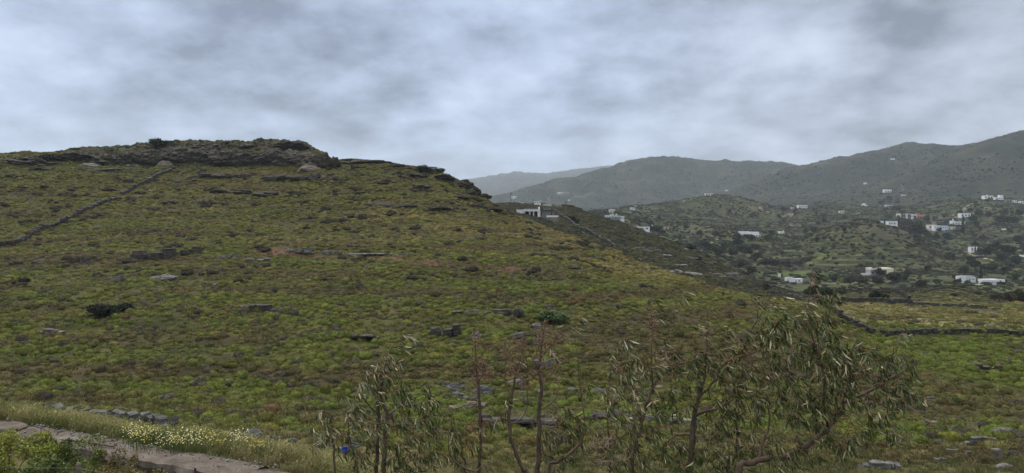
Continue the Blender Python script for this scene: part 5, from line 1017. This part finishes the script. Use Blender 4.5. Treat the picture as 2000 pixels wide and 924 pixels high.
def slab():
    V, Fc = [], []; rg = random.Random(4); n = 26
    for ring, (f, z) in enumerate(((1, 0), (1.0, .10), (.93, .135))):
        for k in range(n): a = 2 * math.pi * k / n; e = 1 + rg.uniform(-.1, .1); V.append((.42 * f * e * math.copysign(abs(math.cos(a)) ** .6, math.cos(a)), .34 * f * e * math.copysign(abs(math.sin(a)) ** .6, math.sin(a)), z + rg.uniform(-.01, .01)))
    for r_ in range(2):
        for k in range(n): i, j = r_ * n + k, r_ * n + (k + 1) % n; Fc.append((i, j, j + n, i + n))
    V.append((0, 0, .14)); Fc += [(2 * n + k, 2 * n + (k + 1) % n, 3 * n) for k in range(n)]
    o = obj('concrete_slab', mesh('concrete_slab', np.array(V), Fc, M_track), None, (q[0] - .05, q[1] - .1, q[2] + .06)); o.rotation_euler = (.05, .06, -.1); tag(o, 'broken concrete slab with a dark crumbling edge at the left end of the footway', 'concrete slab', None, 'thing')
slab()
def fence():
    Y = 11.0; root = empty('wire_fence', tuple(AT(153, 960, Y))); tag(root, 'wire fence with a weathered grey timber post at the bottom left', 'fence', None, 'thing'); o = np.array(root.location)
    for px, pt in ((153, 904), (-170, 884), (470, 940)):
        t = AT(px, pt, Y) - o; V, Fc = [], []; g = float(ground(o[0] + t[0], Y)) - o[2]; tubes(V, Fc, [(t[0], 0, g - .3), (t[0] + .01, 0, (g + t[2]) / 2), (t[0], 0, t[2] - .02), (t[0] + .004, .004, t[2])], [.046, .043, .040, .03], 8); V.append((t[0], 0, t[2] + .004)); nn = len(V) - 1; Fc += [(nn - 8 + k, nn - 8 + (k + 1) % 8, nn) for k in range(8)]
        obj('post', mesh('post', np.array(V), Fc, M_wood), root)
    for dz in (.06, .32):
        pts = []
        for (a, at), (b, bt) in (((-170, 884), (153, 904)), ((153, 904), (470, 940))):
            for t in range(12): u = t / 12; c = AT(a + (b - a) * u, at + (bt - at) * u, Y) - o; pts.append(c + (0, -.05, -dz - .05 * math.sin(math.pi * u)))
        V, Fc = [], []; tubes(V, Fc, pts, [.0016] * len(pts), 4); obj('wire', mesh('wire', np.array(V), Fc, M_wire), root)
fence()
def tub():
    p = hit(673, 889, 28, 40); s = p.y / FPX; R_ = 9.5 * s; H = 7.5 * s; V, Fc = [], []; n = 24; prof = [(.80, 0), (.86, .3), (.93, .7), (.97, .93), (1.06, .94), (1.06, 1.0), (.98, 1.0), (.95, .9), (.80, .08), (0.0, .08)]
    for r_, z in prof:
        for k in range(n): a = 2 * math.pi * k / n; V.append((R_ * r_ * math.cos(a), R_ * r_ * math.sin(a), H * z))
    for i in range(len(prof) - 1):
        for k in range(n): a, b = i * n + k, i * n + (k + 1) % n; Fc.append((a, b, b + n, a + n))
    root = empty('plastic_tub', (p.x, p.y, p.z + .12)); root.rotation_euler = (.12, -.1, .3); tag(root, 'bright blue plastic tub lying in the grass beside the left eucalyptus', 'tub', None, 'thing'); obj('tub', mesh('tub', np.array(V), Fc, M_bluep), root)
    V, Fc = [], []; tubes(V, Fc, [(R_ * 1.05 * math.cos(a), R_ * 1.05 * math.sin(a), H * (.92 - .5 * math.sin((a + .6) / 2.0))) for a in np.linspace(-.6, 2 * math.pi - .6 - 3.1, 9)], [.008] * 9, 5); obj('handle', mesh('handle', np.array(V), Fc, M_wire), root)
tub()
# ---------------------------------------------------------------- eucalyptus trees in the foreground
def mat_euc():
    m, nt, b = nodes_of('eucalyptus_leaf'); b.inputs['Roughness'].default_value = .5; b.inputs['Specular IOR Level'].default_value = .28
    nt.links.new(attr(nt, 'Col'), b.inputs['Base Color']); return m
M_euc = mat_euc(); M_ebark = mat_plain('brown_smooth_bark', (.085, .055, .040), .8, 14, .5, .004); M_etwig = mat_plain('reddish_twigs', (.125, .066, .043), .8, 20, .4); M_etwigp = mat_plain('dry_pale_twigs', (.19, .135, .10), .85, 20, .35)
LEAFC = [((.026, .034, .011), .22), ((.042, .055, .017), .30), ((.052, .070, .032), .18), ((.088, .090, .022), .17), ((.105, .060, .024), .05), ((.15, .145, .085), .08)]
PALE = [(.44, .39, .24), (.36, .33, .20), (.28, .27, .15), (.40, .30, .18)]  # pale dry leaf undersides, with the sky's gloss painted into the colour
def resample(P_, step):
    out = []; n = len(P_)
    for i in range(n - 1):
        p0, p1, p2, p3 = P_[max(i - 1, 0)], P_[i], P_[i + 1], P_[min(i + 2, n - 1)]; k = max(1, int(np.linalg.norm(p2[:3] - p1[:3]) / step))
        for j in range(k):
            t = j / k; out.append(.5 * ((2 * p1) + (-p0 + p2) * t + (2 * p0 - 5 * p1 + 4 * p2 - p3) * t * t + (-p0 + 3 * p1 - 3 * p2 + p3) * t ** 3))
    out.append(P_[-1]); return out
def leaf(V, Fc, C, p, d, L_, w, g, col):
    d = d / np.linalg.norm(d); s = np.cross(d, g.normal(size=3)); s /= np.linalg.norm(s) + 1e-9; nn = np.cross(d, s); sick = g.normal() * .16; curl = g.normal() * .18; b = len(V); tw = g.normal() * .5
    for t, ww in ((0, .10), (.22, .72), (.5, 1), (.78, .62)):
        c = p + d * L_ * t + s * L_ * sick * t * t + nn * L_ * curl * t * t - np.array((0, 0, .10 * L_ * t * t)); sd = (s * math.cos(tw * t) + nn * math.sin(tw * t)) * w * ww * .5; V += [c - sd, c + sd]
    V.append(p + d * L_ + s * L_ * sick + nn * L_ * curl - np.array((0, 0, .10 * L_)))
    Fc += [(b, b + 1, b + 3, b + 2), (b + 2, b + 3, b + 5, b + 4), (b + 4, b + 5, b + 7, b + 6), (b + 6, b + 7, b + 8)]; C += [col] * 4
def eucalyptus(label, Y0, limbs, blobs, bare=(), seed=1, name='eucalyptus_tree', pale_twigs=()):
    g = np.random.default_rng(seed); pts = [np.array((*AT(a, b, Y0 + dy), r * Y0 / FPX / 2)) for a, b, dy, r in limbs[0]]
    gx, gy = pts[0][0] - .05, pts[0][1] + .05; base = np.array((gx, gy, float(ground(gx, gy)), pts[0][3] * 1.45)); root = empty(name, tuple(base[:3])); tag(root, label, 'tree', 'eucalyptus trees in front', 'thing')
    O = base[:3]; V, Fc = [], []; nodes = []
    for li, lm in enumerate(limbs):
        P_ = [np.array((*AT(a, b, Y0 + dy), r * Y0 / FPX / 2)) for a, b, dy, r in lm]
        if li == 0 or (len(lm[0]) > 3 and lm[0][1] > 924):
            q = P_[0]; zb = float(ground(q[0], q[1])); P_ = [np.array((q[0] - .06, q[1] + .03, zb - .15, q[3] * 1.5)), np.array((q[0] - .03, q[1], zb + .25, q[3] * 1.25))] + P_
        rs = resample(P_, .07)
        for i, q in enumerate(rs): q[3] = max(q[3], .0022); q[:3] += g.normal(size=3) * min(.006, q[3] * .35)
        tubes(V, Fc, [q[:3] - O for q in rs], [q[3] * .86 for q in rs], 7); nodes += [(q[:3].copy(), q[3]) for q in rs if q[3] < .045]
    NP = [n[0] for n in nodes]; tw = {0: ([], []), 1: ([], [])}; LV, LF, LC = [], [], []
    def twig(c, kind=0, r0=.0045, r1=.0020):
        A_ = np.array(NP); d = A_ - c; dist = np.linalg.norm(d, axis=1) + np.clip(d[:, 2], 0, None) * 1.2; i = int(np.argmin(dist)); a = NP[i]; L_ = np.linalg.norm(c - a); m = (a + c) / 2 + np.array((0, 0, .12 * L_)) + g.normal(size=3) * .10 * L_
        ts = np.linspace(0, 1, 7); pp = [a * (1 - t) ** 2 + 2 * m * t * (1 - t) + c * t * t + (g.normal(size=3) * .012 * L_ if 0 < t < 1 else 0) for t in ts]
        tubes(tw[kind][0], tw[kind][1], [p - O for p in pp], list(np.linspace(r0, r1, 7)), 4)
        for p in pp[2:6]: NP.append(p)
        return pp
    jobs = []
    for bl in blobs:
        px, py, rx, ry, n = bl[:5]; mode = bl[5] if len(bl) > 5 else 'hang'
        for _ in range(int(n * 1.3 + .5)):
            u = g.normal(size=3); u = u / np.linalg.norm(u) * g.uniform() ** .4; dy = u[1] * min(.75, max(rx, ry) * Y0 / FPX * 2.0) + (bl[6] if len(bl) > 6 else 0); jobs.append((AT(px + u[0] * rx * 1.25, py + u[2] * ry * 1.25, Y0 + dy), mode))
    A_ = np.array(NP); jobs.sort(key=lambda j: np.min(np.linalg.norm(A_ - j[0], axis=1)))
    for c, mode in jobs:
        pp = twig(c); nl = int(g.integers(7, 12)) if mode != 'blown' else int(g.integers(4, 9)); br = g.uniform(.7, 1.25)
        for _ in range(nl):
            t = g.uniform(.12, 1.0) ** .7; k = min(int(t * 6), 5); f = t * 6 - k; p = pp[k] * (1 - f) + pp[k + 1] * f + g.normal(size=3) * .012
            if mode == 'blown': d = np.array((1.0, .2, -.55)) + g.normal(size=3) * .35
            elif mode == 'pale': d = np.array((.45, -.1, -.8)) + g.normal(size=3) * .5
            else: d = np.array((.36, 0, -.9)) + g.normal(size=3) * .46
            pf = {'blown': .5, 'pale': .42, 'hang': .12}[mode]
            if g.uniform() < pf: col = np.array(PALE[g.integers(0, 4)]) * g.uniform(.6, 1.1)
            else: col = np.array(LEAFC[g.choice(6, p=[q[1] for q in LEAFC])][0]) * (1.12, 1.2, .8) * br * g.uniform(.75, 1.35)
            L_ = g.uniform(.06, .122); leaf(LV, LF, LC, p - O, d, L_, L_ * g.uniform(.12, .175), g, col)
    for kind, lst in ((0, bare), (1, pale_twigs)):
        for px, py, rx, ry, n in lst:
            jb = []
            for _ in range(int(n * 1.7)):
                u = g.normal(size=3); u = u / np.linalg.norm(u) * g.uniform() ** .4; jb.append(AT(px + u[0] * rx, py + u[2] * ry, Y0 + u[1] * .4))
            A_ = np.array(NP); jb.sort(key=lambda j: np.min(np.linalg.norm(A_ - j, axis=1)))
            for c in jb: twig(c, kind, .0062, .0030)
    o_ = len(V); obj('trunk', mesh('trunk', np.array(V + tw[0][0]), Fc + [tuple(i + o_ for i in f) for f in tw[0][1]], [M_ebark, M_etwig], True, [0] * len(Fc) + [1] * len(tw[0][1])), root)
    if tw[1][0]: obj('dry_twigs', mesh('dry_twigs', np.array(tw[1][0]), tw[1][1], M_etwigp), root)
    if LV:
        me = mesh('crown', np.array(LV), LF, M_euc); face_col(me, np.array(LC)); obj('crown', me, root)
    return root
B, H_, PL = 'blown', 'hang', 'pale'
eucalyptus('young eucalyptus with two brown stems at the left of the row', 8.2, [
    [(752, 945, 0, 11), (749, 922, 0, 11), (753, 836, 0, 10), (757, 812, 0, 9), (748, 790, 0, 7), (742, 760, 0, 5), (750, 722, 0, 3.5), (758, 690, 0, 2.5), (775, 668, 0, 2), (797, 655, 0, 1.2)],
    [(734, 940, .1, 9), (737, 901, .1, 9), (739, 850, .1, 8), (740, 812, .1, 8), (738, 772, .1, 6), (735, 745, .1, 4), (728, 720, .1, 2)], [(757, 812, 0, 5), (785, 790, .1, 4), (810, 775, .2, 3), (838, 768, .2, 1.5)], [(753, 836, 0, 4), (790, 828, -.2, 3), (832, 836, -.2, 2)],
    [(700, 940, .1, 6), (695, 907, .1, 5.5), (684, 865, .1, 4), (680, 820, .1, 2)], [(740, 812, .1, 4), (716, 786, 0, 3), (700, 758, 0, 2)]],
    [(785, 668, 18, 16, 7, B), (760, 700, 24, 18, 9, PL), (735, 735, 32, 22, 14, PL), (712, 775, 38, 30, 16, PL), (755, 765, 30, 25, 12), (790, 765, 40, 30, 18), (832, 790, 35, 30, 15), (718, 832, 45, 35, 15, PL), (790, 835, 55, 38, 26), (838, 852, 30, 38, 16), (750, 892, 65, 32, 22), (820, 900, 45, 25, 15), (700, 885, 28, 30, 10), (690, 800, 15, 20, 4, PL)], [(745, 720, 25, 30, 10)], seed=1)
eucalyptus('thin eucalyptus sapling leftmost of the row with drooping pale leaves', 8.0, [[(656, 945, 0, 5), (654, 922, 0, 5), (652, 867, 0, 4), (643, 843, 0, 3), (636, 805, 0, 1.2)], [(652, 867, 0, 3), (630, 850, .1, 2.4), (612, 838, .1, 1.6), (600, 838, .1, 1)]],
    [(636, 812, 16, 12, 5, PL), (612, 842, 16, 12, 6, PL), (608, 868, 8, 14, 2, PL), (646, 840, 12, 12, 4, PL), (660, 885, 12, 16, 4), (628, 860, 12, 10, 3, PL)], seed=2)
eucalyptus('almost bare thin eucalyptus with leaves only low on its left', 8.8, [
    [(940, 945, 0, 8), (936, 924, 0, 8), (938, 860, 0, 7), (936, 788, 0, 6.5), (934, 747, 0, 5.5), (930, 720, 0, 3.5), (929, 677, 0, 2), (927, 632, 0, 1)], [(934, 747, 0, 3.5), (946, 724, 0, 2.6), (953, 692, 0, 1.8), (961, 662, 0, 1)], [(934, 750, 0, 3), (921, 733, .1, 2.2), (914, 700, .1, 1.2)],
    [(958, 930, -.2, 5), (930, 922, -.2, 5), (898, 910, -.2, 4.2), (878, 885, -.2, 3), (876, 850, -.2, 2)]],
    [(884, 838, 22, 30, 10), (878, 880, 22, 30, 10), (905, 895, 22, 25, 7), (928, 862, 18, 26, 4), (952, 812, 14, 26, 4)], [(933, 705, 22, 45, 46), (948, 730, 22, 22, 24), (925, 745, 18, 18, 14), (930, 660, 16, 30, 10)], seed=3)
eucalyptus('bare reddish eucalyptus leaning left between two other bare stems', 8.6, [
    [(1032, 945, 0, 9), (1022, 922, 0, 9), (1010, 890, 0, 9), (998, 855, 0, 8), (993, 818, 0, 8), (1000, 777, 0, 7), (1003, 750, 0, 5), (1010, 720, 0, 3.6), (1020, 684, 0, 2.4), (1022, 652, 0, 1.2)], [(1000, 777, 0, 4), (988, 750, .1, 3), (985, 725, .1, 2), (990, 690, .1, 1)], [(1003, 750, 0, 3), (1020, 744, -.1, 2.4), (1036, 728, -.1, 1.4)], [(993, 830, 0, 3.5), (1020, 815, .1, 3), (1030, 790, .1, 2.4), (1030, 765, .1, 1.4)]],
    [(1018, 720, 8, 10, 1, PL), (985, 800, 14, 20, 2), (968, 815, 10, 18, 2)], [(1005, 715, 26, 52, 60), (1016, 672, 20, 28, 30), (990, 690, 16, 30, 18), (1028, 735, 16, 26, 16)], seed=4)
eucalyptus('dark stemmed bare eucalyptus with a fork and pale leaves on its right tips', 8.6, [
    [(1046, 945, 0, 14), (1049, 922, 0, 13), (1052, 860, 0, 11), (1053, 803, 0, 9.5), (1057, 751, 0, 8), (1052, 721, 0, 6.5), (1058, 680, 0, 5), (1065, 628, 0, 2)], [(1057, 700, 0, 4), (1080, 670, 0, 3), (1098, 647, 0, 2.4), (1130, 628, 0, 1.2)], [(1052, 721, 0, 4), (1041, 702, 0, 3), (1034, 682, 0, 2), (1022, 655, 0, 1)],
    [(1068, 935, -.2, 8), (1090, 905, -.2, 7), (1115, 882, -.2, 6), (1136, 862, -.2, 5), (1141, 820, -.2, 3.2), (1134, 760, -.2, 2.6), (1128, 700, -.2, 2), (1122, 655, -.2, 1.2)], [(1053, 803, 0, 4), (1075, 790, .1, 3), (1090, 770, .1, 2)], [(1057, 751, 0, 3.5), (1075, 735, .1, 2.6), (1095, 700, .1, 1.4)]],
    [(1140, 622, 20, 16, 6, B), (1118, 640, 14, 10, 3, B), (1085, 640, 8, 8, 1, B), (1100, 826, 32, 36, 16), (1078, 880, 28, 36, 12), (1128, 832, 20, 36, 8), (1146, 765, 12, 36, 4), (1100, 900, 30, 22, 8), (1050, 705, 10, 20, 2, PL), (1075, 690, 10, 20, 2, PL)], [(1062, 655, 24, 36, 40), (1044, 705, 22, 40, 36), (1088, 668, 24, 28, 24), (1085, 720, 24, 40, 24), (1090, 815, 36, 30, 20)], seed=5)
eucalyptus('feathery eucalyptus with many pale leaves in the middle of the row', 8.4, [
    [(1235, 945, 0, 9), (1240, 880, 0, 8), (1255, 820, 0, 7), (1275, 760, 0, 6), (1295, 730, .1, 5), (1325, 712, .1, 4), (1352, 704, .1, 2)], [(1255, 820, 0, 4), (1236, 760, 0, 3), (1226, 700, 0, 2), (1222, 648, 0, 1.1)], [(1275, 760, 0, 4), (1272, 690, 0, 2.6), (1275, 640, 0, 2), (1268, 588, 0, 1)], [(1288, 742, 0, 3), (1300, 680, .1, 2.2), (1312, 620, .1, 1.5), (1330, 568, .1, 1)], [(1190, 945, .2, 5), (1192, 880, .2, 4), (1186, 800, .2, 3), (1192, 720, .2, 2), (1188, 680, .2, 1)]],
    [(1226, 685, 28, 28, 9, PL), (1212, 732, 30, 36, 17, PL), (1250, 760, 28, 38, 15, PL), (1286, 690, 24, 36, 9, B), (1277, 612, 22, 26, 5, B), (1325, 572, 22, 20, 4, B), (1224, 800, 34, 38, 17, PL), (1256, 850, 34, 38, 15), (1208, 862, 24, 36, 8), (1188, 760, 14, 38, 6, PL), (1300, 720, 28, 20, 10), (1235, 900, 40, 26, 10), (1310, 800, 30, 40, 12), (1345, 700, 26, 24, 8), (1280, 820, 30, 30, 8)],
    [(1270, 640, 16, 45, 26), (1325, 706, 28, 14, 22), (1290, 700, 24, 30, 16), (1190, 740, 10, 50, 10)], seed=6, pale_twigs=[(1185, 885, 48, 42, 90), (1165, 830, 25, 40, 24)])
eucalyptus('eucalyptus with a straight brown trunk left of the largest crown', 8.5, [
    [(1335, 945, 0, 13), (1343, 922, 0, 13), (1353, 864, 0, 12), (1356, 806, 0, 11), (1364, 777, 0, 9), (1378, 727, 0, 6), (1380, 660, 0, 4), (1382, 604, 0, 2)], [(1356, 812, 0, 8), (1376, 804, -.1, 7), (1397, 800, -.2, 5), (1432, 780, -.3, 3)], [(1364, 777, 0, 6), (1400, 740, .1, 6), (1430, 705, .2, 5.5), (1451, 681, .2, 5), (1465, 650, .2, 4), (1480, 623, .2, 3), (1502, 590, .2, 1.4)], [(1400, 722, .1, 4), (1432, 700, 0, 4), (1470, 690, -.1, 3), (1500, 672, -.1, 2)],
    [(1420, 945, .3, 8), (1432, 900, .3, 7), (1440, 860, .4, 6), (1436, 815, .4, 4)], [(1354, 850, 0, 5), (1320, 850, .1, 4), (1298, 868, .1, 2.5)], [(1375, 740, 0, 3), (1350, 735, -.1, 2.4), (1330, 745, -.1, 1.5)]],
    [(1380, 722, 34, 36, 18), (1430, 722, 38, 38, 26), (1462, 782, 42, 38, 28), (1408, 802, 38, 38, 24), (1482, 645, 32, 28, 15), (1440, 655, 36, 26, 12, B), (1505, 592, 36, 18, 9, B), (1372, 640, 22, 28, 6, B), (1332, 762, 28, 36, 14), (1402, 872, 44, 40, 24), (1468, 862, 42, 42, 22), (1360, 900, 44, 28, 18), (1300, 882, 38, 36, 14), (1450, 908, 50, 22, 14), (1470, 590, 16, 16, 3, B)], [(1382, 650, 8, 50, 10), (1440, 700, 40, 30, 24), (1400, 790, 50, 40, 24)], seed=7)
eucalyptus('largest eucalyptus with a broad dark drooping crown on the right', 8.0, [
    [(1440, 945, 0, 16), (1469, 903, 0, 14), (1538, 890, .1, 12), (1598, 853, .1, 11), (1620, 835, .1, 10), (1643, 793, .2, 9), (1689, 770, .2, 7), (1726, 748, .2, 6), (1774, 719, .2, 3), (1800, 700, .2, 1.5)], [(1620, 835, .1, 8), (1609, 798, 0, 7), (1612, 750, -.1, 6), (1600, 700, -.1, 5), (1585, 650, -.1, 4), (1577, 615, 0, 3), (1583, 560, 0, 1.6), (1590, 510, 0, 1)], [(1609, 798, 0, 5), (1580, 790, -.2, 4), (1550, 760, -.3, 3), (1530, 715, -.3, 2)],
    [(1643, 793, .2, 5), (1660, 730, .3, 4), (1665, 680, .3, 3), (1692, 640, .3, 1.6)], [(1689, 770, .2, 4), (1720, 790, 0, 3), (1762, 812, -.1, 1.6)], [(1480, 902, .1, 8), (1490, 862, .3, 7), (1502, 830, .4, 5), (1500, 790, .4, 3)], [(1595, 680, -.1, 3), (1612, 640, 0, 2.4), (1622, 600, 0, 1.8), (1632, 562, 0, 1)], [(1726, 748, .2, 3), (1742, 705, .2, 2.2), (1757, 670, .2, 1.6), (1768, 640, .2, 1)], [(1590, 660, -.1, 3), (1560, 630, -.1, 2.4), (1530, 610, -.1, 1.5)], [(1600, 700, -.1, 3.4), (1560, 690, -.3, 2.8), (1520, 690, -.3, 1.6)]],
    [(1588, 528, 10, 16, 4, B), (1622, 582, 20, 20, 13), (1560, 608, 38, 22, 14, B), (1602, 640, 46, 28, 28), (1522, 632, 36, 26, 18), (1542, 682, 55, 32, 32), (1640, 692, 42, 34, 28), (1602, 722, 56, 38, 42), (1700, 702, 46, 28, 26), (1748, 722, 38, 32, 22), (1680, 762, 56, 36, 34), (1760, 772, 36, 34, 16), (1562, 790, 48, 42, 38), (1620, 800, 36, 32, 20), (1502, 742, 38, 38, 22), (1720, 832, 42, 36, 20), (1650, 862, 46, 36, 18), (1572, 862, 55, 32, 18), (1762, 655, 11, 18, 4, B), (1790, 750, 16, 36, 6), (1530, 900, 50, 22, 12)],
    [(1640, 820, 50, 40, 44), (1700, 740, 60, 40, 30), (1560, 700, 60, 50, 30), (1590, 560, 8, 40, 6)], seed=8)
# dry stalk at the left border
V, Fc = [], []; q0 = AT(-12, 812, 9); tubes(V, Fc, [q0, AT(8, 793, 9), AT(24, 782, 9), AT(33, 776, 9)], [.006, .005, .003, .0015], 5); tubes(V, Fc, [AT(8, 793, 9), AT(10, 786, 9), AT(9, 780, 9)], [.004, .003, .001], 4); zb = float(ground(q0[0], 9)); tubes(V, Fc, [(q0[0] - .2, 9, zb - .1), (q0[0] - .1, 9, zb + 1), q0], [.012, .009, .006], 5)
tag(obj('dry_stalk', mesh('dry_stalk', np.array(V), Fc, M_etwig)), 'thin dry stalk leaning in at the left border', 'twig', None, 'thing')
